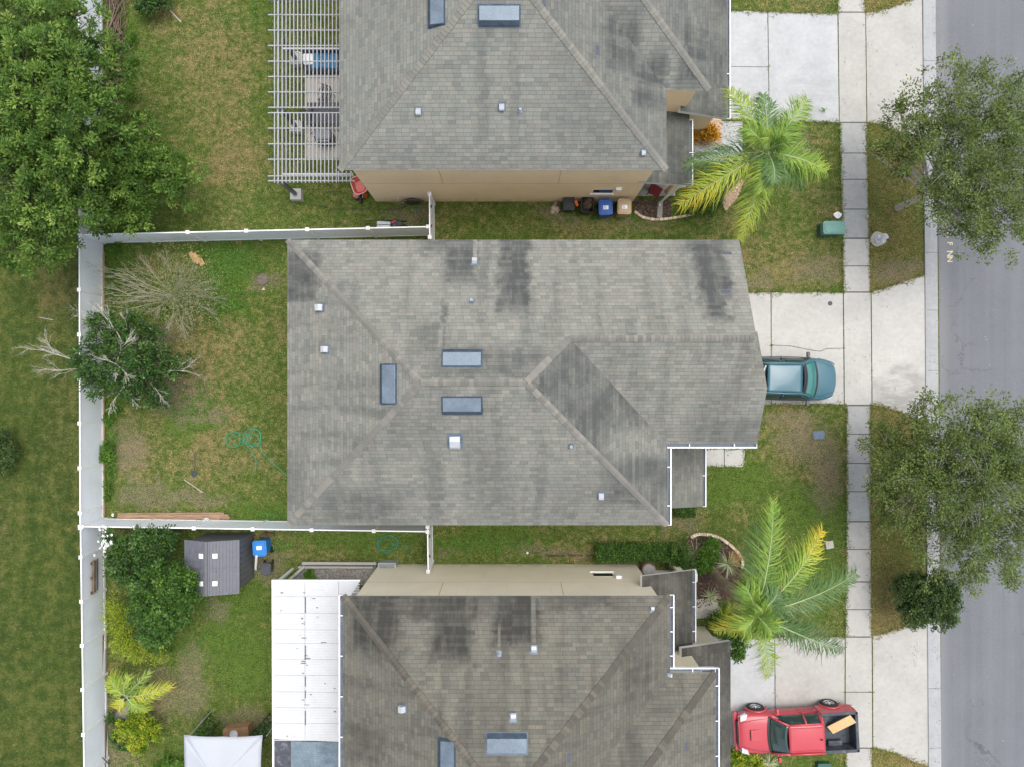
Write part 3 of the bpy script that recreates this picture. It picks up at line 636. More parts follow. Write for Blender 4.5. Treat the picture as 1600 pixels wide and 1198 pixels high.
# ---- top and bottom houses share a builder; s=+1 top (its facing side is south), s=-1 bottom
def side_house(s, label, SH, stucco, cap, yEv, xW, xE, yS2, xE2, gar, porch, bigv, smallv, pipes, gutters, base):
    h = thing('house', label, 'house', base)
    Y = lambda v: s*v       # v = distance from the middle plot line
    far = yEv+10.75; hw = 5.375; yc = yEv+hw; hf = (far-yS2)/2; yf = (far+yS2)/2
    A = (xW, Y(yEv), H0); D = (xW, Y(far), H0); R1 = (xW+hw, Y(yc), z_e(hw)); R2 = (xE-hw, Y(yc), z_e(hw)); B = (xE, Y(yEv), H0); I = (xE, Y(yS2), H0)
    V = (xE-hf, Y(yf), z_e(hf)); F1 = (xE2, Y(yS2), H0); F2 = (xE2, Y(far), H0); RF = (xE2-hf, Y(yf), z_e(hf))
    near = [A, B, R2, R1]; west = [A, R1, D]; east = [B, I, V, R2]; fn = [I, F1, RF, V]; fe = [F1, F2, RF]; back = [D, R1, R2, V, RF, F2]
    # the front wing's ridge meets the hip between near/east planes' mirror; V lies on the far hip of the main roof
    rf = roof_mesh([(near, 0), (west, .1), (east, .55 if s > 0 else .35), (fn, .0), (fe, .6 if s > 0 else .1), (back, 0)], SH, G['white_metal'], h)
    for a, b, p1, p2 in ((A, R1, near, west), (D, R1, back, west), (R1, R2, near, back), (B, R2, near, east), (F1, RF, fn, fe), (V, RF, fn, back)): cap_line(a, b, p1, p2, CAPC[cap], rf, wd=.14)
    pl = dict(near=near, west=west, east=east, fn=fn, fe=fe)
    for px, py, k in bigv: vent_big(hit(px, py, pl[k]), rf, 1.38, .62)
    for px, py, k, sz in smallv: vent_small(hit(px, py, pl[k]), rf, sz)
    for px, py, k in pipes: vent_pipe(hit(px, py, pl[k]), rf, .22)
    # upper walls
    x0, x1, x2 = xW+.28, xE-.28, xE2-.28; y0 = yEv+.3; y2 = yS2+.3; y3 = far-.3
    wl = MB(); wl.prism([(x0, Y(y0)), (x1, Y(y0)), (x1, Y(y2)), (x2, Y(y2)), (x2, Y(y3)), (x0, Y(y3))], -.1, 5.78)
    gx1 = gar[1]-.35; wl.prism([(x1, Y(gar[2]+.32)), (gx1, Y(gar[2]+.32)), (gx1, Y(y3)), (x1, Y(y3))], -.1, 2.72)
    w_o = wl.build('wall', stucco, h)
    tr = MB(); tr.box(((x0+x1)/2, Y(y0-.0), 2.95), (x1-x0, .008, .03)); tr.build('wall_band', simple('band_shade', (.50, .40, .26), .9), h)
    for jx in (-2.9, 1.9) if s > 0 else (-2.9, 2.0):
        jt = MB(); jt.box((jx+.03, Y(y0-.003), 4.35), (.02, .012, 2.7)); jt.build('wall_joint', simple('stucco_joint', (.45, .36, .24), .9), h)
    # garage skirt roof
    gx0, gx, gy, zi, zo = gar
    roof_mesh([([(gx0, Y(gy), zi), (gx, Y(gy), zo), (gx, Y(far), zo), (gx0, Y(far), zi)], .9)], SH_low if s < 0 else SH, G['white_metal'], h, name='garage_roof', thick=.2)
    garage_door((gx1+.02, Y((gy+far)/2), 0), 4.9, 2.1, h)
    px0, px1, py0, py1, zi, zo = porch
    roof_mesh([([(px0, Y(py0), zi), (px1, Y(py0), zo), (px1, Y(py1), zo), (px0, Y(py1), zi)], .9)], SH_low if s < 0 else SH, G['white_metal'], h, name='porch_roof', thick=.14)
    pf = MB(); pf.box((6.5, Y((y0+gar[2]+.3)/2+.1), .05), (1.95, gar[2]-y0, .12)); pf.build('porch_floor', G['pad'], h)
    pp = MB(); pp.box((px1-.25, Y(py0+.45), 1.3), (.28, .28, 2.6)); pp.build('porch_post', stucco, h)
    for (a, b, o, hg_) in gutters: gutter(a, b, o, h, hang=hg_)
    wx = P(953, 293)[0] if s > 0 else P(958, 896)[0]
    window((3.95, Y(y0-.0), 1.75), .85, .55, (0, -s, 0), h, 'stucco_cream', False)
    ub = MB(); ub.box((4.55, Y(y0-.06), 2.25), (.24, .12, .3)); ub.build('utility_box', G['white'], h, bevel=.01)
    for x_ in (-3, 3): window((xW+.28, Y(yc+x_), 4.2), 1.4, 1.2, (-1, 0, 0), h)
    window((xE2-.28, Y(yf), 4.3), 1.6, 1.2, (1, 0, 0), h)
    fd = MB(); fd.box((x1+.03, Y(y0+1.5), 1.1), (.06, .95, 2.1)); fdo = fd.build('front_door', simple('door_paint_white', (.5, .46, .4), .5), h)
    fh = MB(); fh.cyl((x1+.08, Y(y0+1.15), 1), .03, .04, 8); fh.build('handle', G['galv'], fdo)
    return h, rf, pl
htop, rtop, pl_top = side_house(1, 'tan house at the top of the photo, with light grey roof and pergola', SH_top, G['stucco_tan'], 'top', 8.04, -6.52, 5.83, 11.06, 7.45,
    (6.9, 9.05, 11.15, 3.55, 2.75), (5.27, 7.47, 8.32, 11.4, 3.25, 2.75),
    [(780, 25, 'near'), (682, 10, 'west')], [(654, 175, 'near', .19), (784, 168, 'near', .19), (1005, 239, 'near', .15)], [(813, 174, 'near')],
    [((9.05, 11.15, 2.75), (9.05, 18.7, 2.75), (1, 0, 0), 3.0), ((7.47, 8.32, 2.75), (7.47, 11.1, 2.75), (1, 0, 0), 9)], (0, 8.3, 0))
hbot, rbot, pl_bot = side_house(-1, 'cream house at the bottom of the photo, with brown-grey roof and white patio cover', SH_bot, G['stucco_cream'], 'bot', 7.99, -6.38, 5.97, 10.89, 7.68,
    (6.95, 9.2, 10.83, 3.56, 2.75), (5.3, 7.6, 7.84, 11.1, 3.7, 2.75),
    [(792, 1161, 'near'), (698, 1186, 'west')], [(834, 1013, 'near', .19), (629, 1106, 'west', .22), (802, 1119, 'near', .19), (1019, 951, 'near', .13), (1045, 1053, 'east', .12)], [(780, 1020, 'near')],
    [((-6.38, -7.99, H0), (-6.38, -18.7, H0), (-1, 0, 0), 1.5), ((5.97, -7.99, H0), (5.97, -10.74, H0), (1, 0, 0), .9), ((5.97, -10.89, H0), (7.68, -10.89, H0), (0, 1, 0), 1.2), ((7.68, -10.75, H0), (7.68, -18.7, H0), (1, 0, 0), 1.2), ((7.6, -7.84, 2.75), (7.6, -10.95, 2.75), (1, 0, 0), .85)], (0, -8.3, 0))
# dark replacement shingles
for pl, rt, lst in ((pl_top, rtop, [(934, 79, 'east', 0), (968, 12, 'east', 0), (850, 2, 'east', 1)]), (pl_bot, rbot, [(1072, 1166, 'fe', 1), (889, 1183, 'east', 1)])):
    for px, py, k, _ in lst:
        mb = MB(); fr = hit(px, py, pl[k]); mb.add(frame_pts(fr, [(-.17, -.07, .008), (.17, -.07, .008), (.17, .07, .008), (-.17, .07, .008)]), [(0, 1, 2, 3)]); mb.build('shingle_patch', PATCH, rt)
# downspout of the top house
dp = MB(); dp.tube([P(1071, 291, 2.68), P(1060, 293, 2.45), P(1040, 309, 1.3), P(1031.5, 317, .35), P(1031, 322, .22)], .05, 4)
dp.build('downspout', G['white_metal'], htop)
dp = MB(); dp.box(P(1031, 328, .06), (.24, .75, .09), R(-3)); tag(dp.build('splash_block', G['block'], bevel=.02), 'grey splash block below the white downspout of the tan house', 'splash block')
dp = MB(); dp.tube([P(1087, 892, 2.66), P(1088.5, 896, 2.5), P(1088.5, 908, 2.45)], .05, 4); dp.build('downspout', G['white_metal'], hbot)
# ---------------------------------------------------------------- fences
FH = 1.84
def fence(name, label, cat, a, b, posts, group=None, h=FH, off=(0, 0)):
    """a, b: ground points; posts: fractions along the run"""
    a = Vector((a[0], a[1], 0)); b = Vector((b[0], b[1], 0)); d = (b-a); L = d.length; d.normalize(); nr = Vector((-d.y, d.x, 0)); rz = math.atan2(d.y, d.x)
    t = thing(name, label, cat, (a+b)/2, 0, group)
    for i, f in enumerate(posts):
        p = a+d*(L*f); o = MB().box(p+Vector((0, 0, h/2)), (.125, .125, h), rz).build('post', G['white'], t, bevel=.006)
        c = MB(); c.box(p+Vector((0, 0, h+.012)), (.155, .155, .03), rz); c.lathe(p+Vector((0, 0, h+.025)), [(.085, 0), (.05, .035), (.01, .05)], 4); c.build('post_cap', G['white'], o, world=True)
    for f0, f1 in zip(posts, posts[1:]):
        p0 = a+d*(L*f0+.06); p1 = a+d*(L*f1-.06); n = max(1, round((p1-p0).length/.15)); w_ = (p1-p0).length/n
        mb = MB()
        for k in range(n):
            c = p0+d*(w_*(k+.5)); mb.box(c+Vector((0, 0, h/2)), (w_-.005, .024, h-.14), rz)
        mb.bar(p0+Vector((0, 0, h/2)), p1+Vector((0, 0, h/2)), .016, h-.16)
        mb.build('panel', G['white_panel'], t)
        r_ = MB(); r_.bar(p0+Vector((0, 0, h-.05)), p1+Vector((0, 0, h-.05)), .05, .09); r_.build('rail', G['white'], t)
        r_ = MB(); r_.bar(p0+Vector((0, 0, .11)), p1+Vector((0, 0, .11)), .05, .13); r_.build('rail', G['white'], t)
    return t
def top(px, py): v = P(px, py, FH); return (v.x, v.y)
def fr(vals, a, b): return [(v-a)/(b-a) for v in vals]
fence('fence', 'white vinyl rear fence behind the tan house, half hidden by the large leafy tree', 'fence', top(122, -180), top(123.5, 366), fr([-180, -110, -40, 28, 97, 166, 235, 300, 366], -180, 366))
fence('fence', 'white vinyl rear fence of the middle backyard, beside the tree with bleached branches', 'fence', top(123.5, 366), top(125, 822), fr([366, 383+2, 453, 523, 592, 661, 731, 801, 822], 366, 822))
fence('fence', 'white vinyl rear fence behind the bottom backyard, with boards leaning on it', 'fence', top(125.5, 824), top(132.5, 1300), fr([824, 870, 939, 1008, 1077, 1147, 1217, 1300], 824, 1300))
fence('fence', 'white vinyl side fence between the middle backyard and the tan house', 'fence', top(126, 367), top(669, 354.5), fr([126, 208, 293, 385, 480, 575, 669], 126, 669))
fence('fence', 'white vinyl side fence between the middle backyard and the grey shed', 'fence', top(128, 822), top(668, 830), fr([128, 212, 303, 395, 487, 584, 668], 128, 668))
for (a, b, lab) in ((top(671, 303), top(671.5, 371), 'narrow white gate between the tan house and the side fence'), (top(668, 822), top(669, 892), 'narrow white gate between the side fence and the cream house')):
    gt = fence('fence_gate', lab, 'gate', a, b, [0, 1])
    m = MB()
    for f in (.25, .7):
        p = Vector((a[0], a[1], 0)).lerp(Vector((b[0], b[1], 0)), f); m.box(p+Vector((.04, 0, 1.5)), (.05, .12, .05))
    m.build('hinge', G['black'], gt)

# ---------------------------------------------------------------- foliage
def quads_mesh(name, centers, dirs, norms, ln, wd, tints, mat, parent=None, fold=.18):
    """leaf = 2 quads folded on its midrib? kept to one bent rhombus of 4 corners + tip"""
    N = len(centers); off = np.array(base_of(parent)) if parent else np.zeros(3)
    c = centers-off; side = np.cross(norms, dirs); side /= (np.linalg.norm(side, axis=1)[:, None]+1e-9)
    ln = ln[:, None]; wd = wd[:, None]
    v = np.empty((N, 4, 3)); v[:, 0] = c-dirs*ln*.5; v[:, 1] = c-side*wd*.5+dirs*ln*.05+norms*wd*fold; v[:, 2] = c+dirs*ln*.5; v[:, 3] = c+side*wd*.5+dirs*ln*.05+norms*wd*fold
    me = bpy.data.meshes.new(name); me.vertices.add(N*4); me.vertices.foreach_set('co', v.reshape(-1))
    me.loops.add(N*4); me.loops.foreach_set('vertex_index', np.arange(N*4)); me.polygons.add(N)
    me.polygons.foreach_set('loop_start', np.arange(0, N*4, 4)); me.polygons.foreach_set('loop_total', np.full(N, 4))
    me.materials.append(mat); me.update(calc_edges=True)
    at = me.attributes.new('tint', 'FLOAT', 'FACE'); at.data.foreach_set('value', tints.astype('f'))
    o = bpy.data.objects.new(name, me); COL.objects.link(o); o.parent = parent; return o
def unit(n): 
    v = rng.normal(size=(n, 3)); return v/np.linalg.norm(v, axis=1)[:, None]
def crown_tips(blobs, n):
    """tips in a union of ellipsoid blobs (x,y,z,r,rz), denser toward the outside and the top"""
    out = []; wts = np.array([b[3]**2 for b in blobs]); wts /= wts.sum(); ids = []
    for i, b in enumerate(blobs):
        k = int(round(n*wts[i])); u = unit(k*2); u = u[u[:, 2] > -.45][:k]
        r = b[3]*np.clip(rng.random(len(u))**.42, .25, 1)*(1+.16*rng.normal(size=len(u)))
        out.append(np.c_[b[0]+u[:, 0]*r, b[1]+u[:, 1]*r, b[2]+u[:, 2]*r*b[4]]); ids += [i]*len(u)
    return np.vstack(out), np.array(ids)
def tree(name, label, cat, base, th, blobs, ntips, per, lsize, mat, bark, clump=.32, trunk_r=.14, aspect=.5, up=.55, group=None, branches=True, tint_sd=.16, twig_r=.012, px=True, limbs=True, lean=(0, 0)):
    """blobs given as (px, py, height, radius_m, zscale)"""
    B = []
    for b in blobs:
        q = P(b[0], b[1], b[2]); B.append((q.x, q.y, b[2], b[3], b[4] if len(b) > 4 else .7))
    base = Vector((base[0], base[1], 0)); t = thing(name, label, cat, base, 0, group)
    tips, ids = crown_tips(B, ntips); tips[:, 2] = np.maximum(tips[:, 2], .12)
    N = len(tips)*per; c0 = np.repeat(tips, per, 0)
    tt = np.repeat(rng.normal(.5, tint_sd, len(tips)), per)+rng.normal(0, .09, N)
    cen = np.repeat(np.array([[B[i][0], B[i][1], B[i][2]] for i in ids]), per, 0)
    offs = unit(N)*(clump*rng.random(N)[:, None]**.6); offs[:, 2] *= .6
    C = c0+offs; outd = C-cen; outd /= np.linalg.norm(outd, axis=1)[:, None]+1e-6
    D = offs/ (np.linalg.norm(offs, axis=1)[:, None]+1e-6)*.8+outd*.5+unit(N)*.5; D /= np.linalg.norm(D, axis=1)[:, None]
    Nn = unit(N)*.6+np.array([0, 0, up])+outd*.25; Nn -= D*(Nn*D).sum(1)[:, None]; Nn /= np.linalg.norm(Nn, axis=1)[:, None]
    ls = lsize*rng.uniform(.65, 1.25, N); C[:, 2] = np.maximum(C[:, 2], .05)
    # shading painted into the leaf tint: lighter at clump tops, darker beneath
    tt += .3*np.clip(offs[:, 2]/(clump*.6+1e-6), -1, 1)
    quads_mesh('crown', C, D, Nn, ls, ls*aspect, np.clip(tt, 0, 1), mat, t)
    if branches:
        mb = MB(); tp = base+Vector((lean[0], lean[1], th))
        mb.tube([base-Vector((0, 0, .1)), base.lerp(tp, .5)+Vector((random.uniform(-.05, .05), random.uniform(-.05, .05), 0)), tp], [trunk_r*1.25, trunk_r, trunk_r*.75], 8)
        for i, b in enumerate(B):
            bc = Vector((b[0], b[1], b[2]-b[3]*b[4]*.3)); mid = tp.lerp(bc, .5)+Vector((random.uniform(-.2, .2), random.uniform(-.2, .2), -.1))*b[3]*.4
            mb.tube([tp-Vector((0, 0, .05)), mid, bc], [trunk_r*.55, trunk_r*.4, trunk_r*.28], 6)
            ii = np.where(ids == i)[0]; ii = ii[:max(6, int(len(ii)*.55))]
            for j in ii:
                e = Vector(tips[j]); s0 = bc.lerp(mid, random.uniform(0, .6)); md = s0.lerp(e, .55)+Vector((random.uniform(-1, 1), random.uniform(-1, 1), random.uniform(-.2, .6)))*(e-s0).length*.12
                mb.tube([s0, md, e], [twig_r*2.2, twig_r*1.4, twig_r*.5], 4, cap=False)
        mb.build('trunk', bark, t)
    return t
L_big = M_leaf('leaf_bright', [(38, 62, 24), (68, 100, 38), (108, 140, 58), (164, 186, 92)], .35, .6)
L_oak = M_leaf('leaf_oak', [(46, 60, 26), (76, 93, 42), (106, 124, 60), (150, 164, 96)], .3, .6)
L_dark = M_leaf('leaf_dark', [(28, 46, 22), (46, 74, 32), (74, 108, 48), (120, 150, 78)], .2, rough=.4)
L_round = M_leaf('leaf_round', [(30, 46, 22), (50, 72, 34), (76, 100, 48), (116, 138, 74)], .2)
L_yel = M_leaf('leaf_yellow_green', [(56, 84, 20), (104, 134, 30), (158, 172, 46), (216, 208, 78)], .3)
L_hedge = M_leaf('leaf_hedge', [(28, 50, 20), (50, 80, 30), (80, 116, 44), (124, 156, 72)], .22)
L_red = M_leaf('leaf_croton', [(84, 40, 22), (150, 86, 28), (214, 168, 48), (236, 210, 84)], .25)
L_weed = M_leaf('leaf_weed', [(46, 76, 26), (72, 108, 36), (98, 138, 48), (130, 164, 70)], .3)
L_dry = M_leaf('leaf_sparse', [(96, 108, 66), (136, 144, 96), (172, 174, 128)], .25)
tree('leafy_tree', 'large bright green leafy tree filling the top left corner beyond the white fence', 'tree', P(40, 200)[:2], 3.0,
     [(30, 60, 6, 2.2), (95, 40, 5.2, 1.7), (40, 140, 6.6, 2.2), (110, 120, 6, 1.7), (25, 235, 6.4, 2.1), (100, 210, 6.2, 2.0), (60, 300, 5.6, 2.0), (120, 285, 5, 1.6), (30, 370, 4.6, 1.5), (80, 385, 4.2, 1.05), (165, 90, 4.4, 1.05), (170, 160, 4.6, .85), (150, 225, 4.8, .9)],
     1300, 46, .15, L_big, G['bark'], clump=.3, trunk_r=.22, aspect=.42, tint_sd=.2, up=.8)
tree('leafy_tree', 'bright green tree crown hanging over the fence corner onto the tan house lawn', 'tree', P(190, 300)[:2], 2.0,
     [(215, 240, 3.8, 1.35), (262, 270, 3.4, 1.15), (175, 270, 4.2, 1.35), (210, 320, 3.2, 1.2), (165, 325, 3.4, .95), (278, 295, 2.8, .8), (185, 225, 3.8, 1.0)],
     470, 46, .15, L_big, G['bark'], clump=.28, trunk_r=.14, aspect=.42, tint_sd=.17)
tree('street_tree', 'tall street tree with airy crown over the kerb beside the hydrant', 'tree', P(1402, 325)[:2], 2.6,
     [(1440, 190, 4.6, 1.5), (1500, 170, 5.4, 1.9), (1560, 180, 5.6, 1.7), (1470, 250, 5.2, 2.0), (1540, 265, 6.0, 2.2), (1590, 240, 5.6, 1.8), (1500, 330, 5.0, 1.7), (1565, 340, 5.2, 1.5), (1410, 240, 4.0, .9), (1405, 165, 3.8, .45), (1395, 215, 3.6, .35), (1530, 375, 4.6, .75), (1510, 120, 4.8, .5), (1625, 300, 5.2, 1.6), (1365, 240, 3.6, .35), (1540, 115, 4.8, .35), (1585, 135, 5, .6)],
     880, 44, .10, L_oak, G['bark_pale'], clump=.34, up=.9, trunk_r=.13, aspect=.55, twig_r=.006, group='street trees along the kerb', tint_sd=.13)
tree('street_tree', 'wide street tree with airy crown over the kerb below the middle driveway', 'tree', P(1408, 740)[:2], 2.7,
     [(1400, 720, 4.4, 1.45), (1440, 690, 4.8, 1.5), (1500, 690, 5.4, 1.9), (1560, 690, 5.4, 1.7), (1420, 780, 4.6, 1.5), (1470, 760, 5.4, 2.0), (1545, 770, 5.8, 2.2), (1590, 740, 5.4, 1.8), (1480, 850, 4.8, 1.5), (1550, 850, 5.2, 1.6), (1445, 640, 4.2, .5), (1510, 900, 4.5, .7), (1575, 900, 4.6, .55), (1390, 800, 4.0, .8), (1530, 660, 5, .7), (1625, 830, 5, 1.5), (1590, 660, 5, .7), (1443, 618, 4.1, .25), (1380, 680, 3.9, .7)],
     1150, 42, .10, L_oak, G['bark_pale'], clump=.34, up=.9, trunk_r=.14, aspect=.55, twig_r=.006, group='street trees along the kerb', tint_sd=.13)
tree('round_tree', 'small dense dark green round tree on the verge below the second street tree', 'tree', P(1428, 925)[:2], 1.1,
     [(1440, 930, 2.0, .95, .9), (1464, 950, 2.0, .9, .9), (1460, 918, 2.1, .85, .9), (1426, 952, 1.8, .75, .9), (1424, 918, 1.8, .68, .9), (1478, 932, 1.9, .6, .9)], 820, 32, .09, L_round, G['bark'], clump=.19, trunk_r=.06, aspect=.6)
cit = tree('dark_tree', 'dark green tree with bleached dead branches leaning over the rear white fence', 'tree', P(205, 565)[:2], 1.4,
     [(170, 520, 2.6, .95), (140, 560, 2.6, .85), (200, 565, 3.0, 1.1), (160, 590, 2.8, .9), (245, 565, 2.4, .85), (275, 570, 1.9, .6), (215, 605, 2.2, .9), (245, 615, 1.8, .6), (205, 510, 2.2, .7), (145, 500, 2.4, .4), (240, 520, 1.6, .45)],
     520, 26, .13, L_dark, G['bark'], clump=.24, trunk_r=.1, aspect=.5)
def bare(mb, start, end, r0, depth, spread=.5, n=4):
    s = Vector(start); e = Vector(end); L = (e-s).length
    m = s.lerp(e, .5)+Vector((random.uniform(-1, 1), random.uniform(-1, 1), random.uniform(-.3, .5)))*L*.08
    mb.tube([s, m, e], [r0, r0*.75, r0*.4], 5, tint=random.random(), cap=False)
    if depth:
        for i in range(n):
            f = random.uniform(.3, .98); p = s.lerp(m, f*2) if f < .5 else m.lerp(e, f*2-1)
            d = (e-s).normalized(); sd = Vector((random.uniform(-1, 1), random.uniform(-1, 1), random.uniform(-.4, .5)))*spread
            bare(mb, p, p+(d*random.uniform(.7, 1)+sd).normalized()*L*random.uniform(.3, .55), r0*.5, depth-1, spread, n)
for s, e, r_ in ((P(150, 570, 2.5), P(66, 545, 2.6), .03), (P(150, 575, 2.5), P(80, 580, 2.4), .02), (P(182, 568, 3.0), P(205, 525, 3.4), .03), (P(180, 568, 3.4), P(155, 560, 3.6), .025), (P(182, 570, 3.4), P(200, 588, 3.5), .022), (P(180, 568, 3.4), P(180, 590, 3.5), .02), (P(200, 550, 2.8), P(165, 495, 3.0), .03), (P(165, 500, 2.6), P(112, 492, 2.6), .012), (P(195, 600, 2.5), P(172, 632, 2.6), .025), (P(195, 600, 2.5), P(208, 625, 2.6), .02), (P(240, 585, 2.3), P(295, 580, 2.2), .02), (P(200, 520, 2.4), P(190, 490, 2.6), .02), (P(235, 598, 2.2), P(255, 622, 2.2), .015)):
    mb = MB(); bare(mb, s, e, r_*.8, 3, .5, 5); mb.build('dead_branch', G['bark_pale'], cit)
# the grey, nearly bare young tree
bt = thing('bare_tree', 'nearly leafless grey young tree between the cardboard and the dark tree', 'tree', P(268, 470)); mb = MB()
c0 = P(285, 470, 0)
for (x, y, h) in ((182, 420, 1.3), (178, 462, 1.2), (190, 485, 1.1), (200, 440, 1.4), (228, 415, 1.7), (262, 408, 1.9), (205, 470, 1.4), (235, 490, 1.2), (262, 520, 1.1), (300, 500, 1.6), (322, 465, 1.8), (318, 440, 1.9), (290, 425, 2.1), (275, 445, 2.2), (325, 485, 1.3), (180, 440, 1.2), (215, 455, 1.6), (285, 512, 1.3), (250, 465, 2.0)):
    f = random.uniform(.0, .35); s = c0.lerp(P(270, 462, 1.2), random.uniform(.4, 1)); bare(mb, s, P(x, y, h), .02, 3, .42, 5)
mb.build('branches', G['bark_lichen'], bt)
mb = MB(); mb.tube([c0-Vector((0, 0, .1)), P(272, 463, 1.1)], [.06, .04], 7); mb.build('trunk', G['bark_lichen'], bt)
n_ = 5200; q = np.array([tuple(P(rng.normal(285, 26), rng.normal(455, 27), rng.uniform(.9, 1.9))) for _ in range(n_)])
d_ = unit(n_); nn = unit(n_)*.5+np.array([0, 0, .7]); nn -= d_*(nn*d_).sum(1)[:, None]; nn /= np.linalg.norm(nn, axis=1)[:, None]
quads_mesh('leaves', q, d_, nn, rng.uniform(.06, .11, n_), rng.uniform(.02, .04, n_), rng.random(n_), L_dry, bt)
# bottom backyard trees and shrubs
c1 = tree('flowering_tree', 'dark green shrubby tree with white blossom in the bottom backyard corner', 'tree', P(215, 872)[:2], .9,
     [(190, 865, 2.0, .75), (230, 845, 2.0, .7), (265, 845, 1.8, .55), (200, 890, 1.9, .7), (235, 880, 1.9, .65), (172, 840, 1.9, .4), (220, 905, 1.6, .5)], 330, 24, .14, L_dark, G['bark'], clump=.22, trunk_r=.07, aspect=.5)
fl = MB()
for _ in range(46):
    p = P(random.gauss(164, 6.5), random.gauss(847, 13), random.uniform(1.9, 2.35)); r_ = random.uniform(.03, .055)
    for k in range(5):
        a = k*1.257+random.random(); fl.add([p, p+Vector((math.cos(a-.4)*r_, math.sin(a-.4)*r_, .02)), p+Vector((math.cos(a)*r_*1.5, math.sin(a)*r_*1.5, .01)), p+Vector((math.cos(a+.4)*r_, math.sin(a+.4)*r_, .02))], [(0, 1, 2, 3)], 0, random.random())
fl.build('blossom', simple('petal_white', (.8, .8, .78), .6, .03), c1)
tree('leafy_bush', 'large glossy green bushy tree beside the grey shed', 'tree', P(262, 925)[:2], 1.2,
     [(250, 910, 3.0, .95), (285, 905, 2.6, .7), (235, 940, 2.9, .85), (275, 945, 2.8, .9), (250, 975, 2.6, .85), (240, 995, 2.0, .7), (290, 930, 2.3, .6), (225, 965, 2.2, .6), (298, 895, 2.0, .35)], 560, 28, .15, L_hedge, G['bark'], clump=.25, trunk_r=.09, aspect=.45)
tree('loose_shrub', 'loose yellow-green shrub along the rear fence below the bushy tree', 'shrub', P(205, 985)[:2], .6,
     [(185, 965, 1.2, .6), (195, 1000, 1.3, .6), (220, 1015, 1.2, .55), (250, 1015, 1.1, .5), (175, 945, 1.0, .35)], 240, 22, .085, L_yel, G['bark'], clump=.3, trunk_r=.03, aspect=.45, tint_sd=.1)
tree('speckled_shrub', 'yellow speckled croton shrub below the small yellow palm', 'shrub', P(216, 1138)[:2], .4,
     [(210, 1130, 1.0, .6), (235, 1140, .9, .5), (215, 1160, .9, .5), (190, 1140, .8, .4)], 230, 22, .10, L_yel, G['bark'], clump=.17, trunk_r=.03, aspect=.55, tint_sd=.22)
tree('fence_shrub', 'small dark green plant at the fence left of the croton shrub', 'shrub', P(178, 1130)[:2], .3, [(178, 1122, .5, .28), (180, 1152, .5, .3), (192, 1165, .4, .25)], 60, 20, .12, L_dark, G['bark'], clump=.16, trunk_r=.02)
tree('fence_shrub', 'low green plants at the bottom edge beside the white canopy', 'shrub', P(262, 1188)[:2], .2, [(262, 1188, .25, .3), (282, 1194, .25, .2), (246, 1197, .2, .2)], 40, 20, .12, L_weed, G['bark'], clump=.16, trunk_r=.02)
for (lab, pts) in (('green vine weeds climbing the rear fence beside the middle lawn', [(170, 695, .4), (166, 712, .6), (172, 735, .3), (169, 760, .3), (168, 775, .25)]), ('green weeds along the rear fence near the north fence corner', [(178, 390, .3), (176, 425, .35), (174, 455, .3), (185, 375, .3)]),
                   ('green weeds under the dark tree by the rear fence', [(172, 640, .25), (170, 655, .3), (185, 640, .2)]), ('green weeds beside the brush pile on the lawn of the tan house', [(205, 60, .35), (202, 110, .3), (208, 95, .3), (205, 150, .3), (215, 180, .3)]),
                   ):
    tree('weeds', lab, 'weeds', P(pts[0][0], pts[0][1])[:2], .1, [(x, y, r_*.6, r_*.62, .6) for x, y, r_ in pts], 16*len(pts), 20, .085, L_weed, G['bark'], clump=.16, branches=False, aspect=.6)
tree('dark_shrub', 'dark green shrub at the top edge of the tan house lawn', 'shrub', P(238, 5)[:2], .3, [(232, 2, .8, .5), (252, -2, .7, .45), (222, 12, .6, .3)], 130, 24, .12, L_dark, G['bark'], clump=.2, trunk_r=.03)
tree('dark_shrub', 'dark bush at the left edge of the photo on the open field', 'shrub', P(5, 690)[:2], .3, [(-2, 690, .9, .6), (12, 705, .8, .45), (5, 730, .7, .4)], 150, 24, .10, L_round, G['bark'], clump=.2, trunk_r=.03)
# hedge and beds
def hedge(name, label, x0, y0, x1, y1, h, n, mat, ls=.08, cat='hedge'):
    a = P(x0, y0); b = P(x1, y1); t = thing(name, label, cat, ((a.x+b.x)/2, (a.y+b.y)/2, 0))
    N = n; u = rng.random((N, 3)); X = a.x+(b.x-a.x)*u[:, 0]; Y = a.y+(b.y-a.y)*u[:, 1]; Z = h*(1-.6*rng.random(N)**2.4)*(1+.08*np.sin(X*5)+.05*rng.normal(size=N)); Z = np.maximum(Z, .05)
    D = unit(N); Nn = unit(N)*.6+np.array([0, 0, .8]); Nn -= D*(Nn*D).sum(1)[:, None]; Nn /= np.linalg.norm(Nn, axis=1)[:, None]
    s = ls*rng.uniform(.7, 1.3, N); quads_mesh('foliage', np.c_[X, Y, Z], D, Nn, s, s*.6, np.clip(rng.normal(.5, .17, N)+.12*np.sin(X*7)*np.cos(Y*9), 0, 1), mat, t)
    mb = MB(); m = max(3, int(abs(b.x-a.x)/.35))
    for i in range(m): 
        p = Vector((a.x+(b.x-a.x)*(i+.5)/m, (a.y+b.y)/2, 0)); mb.tube([p, p+Vector((random.uniform(-.1, .1), random.uniform(-.1, .1), h*.8))], [.02, .01], 5)
    mb.tube([(min(a.x, b.x)+.1, (a.y+b.y)/2, .02), (max(a.x, b.x)-.1, (a.y+b.y)/2, .02)], .02, 5)
    mb.build('stem', G['bark'], t); return t
hedge('hedge', 'clipped green hedge along the wall of the cream house', 928, 843, 1052, 871, .8, 9000, L_hedge)
hedge('hedge', 'low bright green plants at the corner of the middle house porch', 1052, 786, 1084, 806, .35, 1300, L_hedge, cat='shrub')
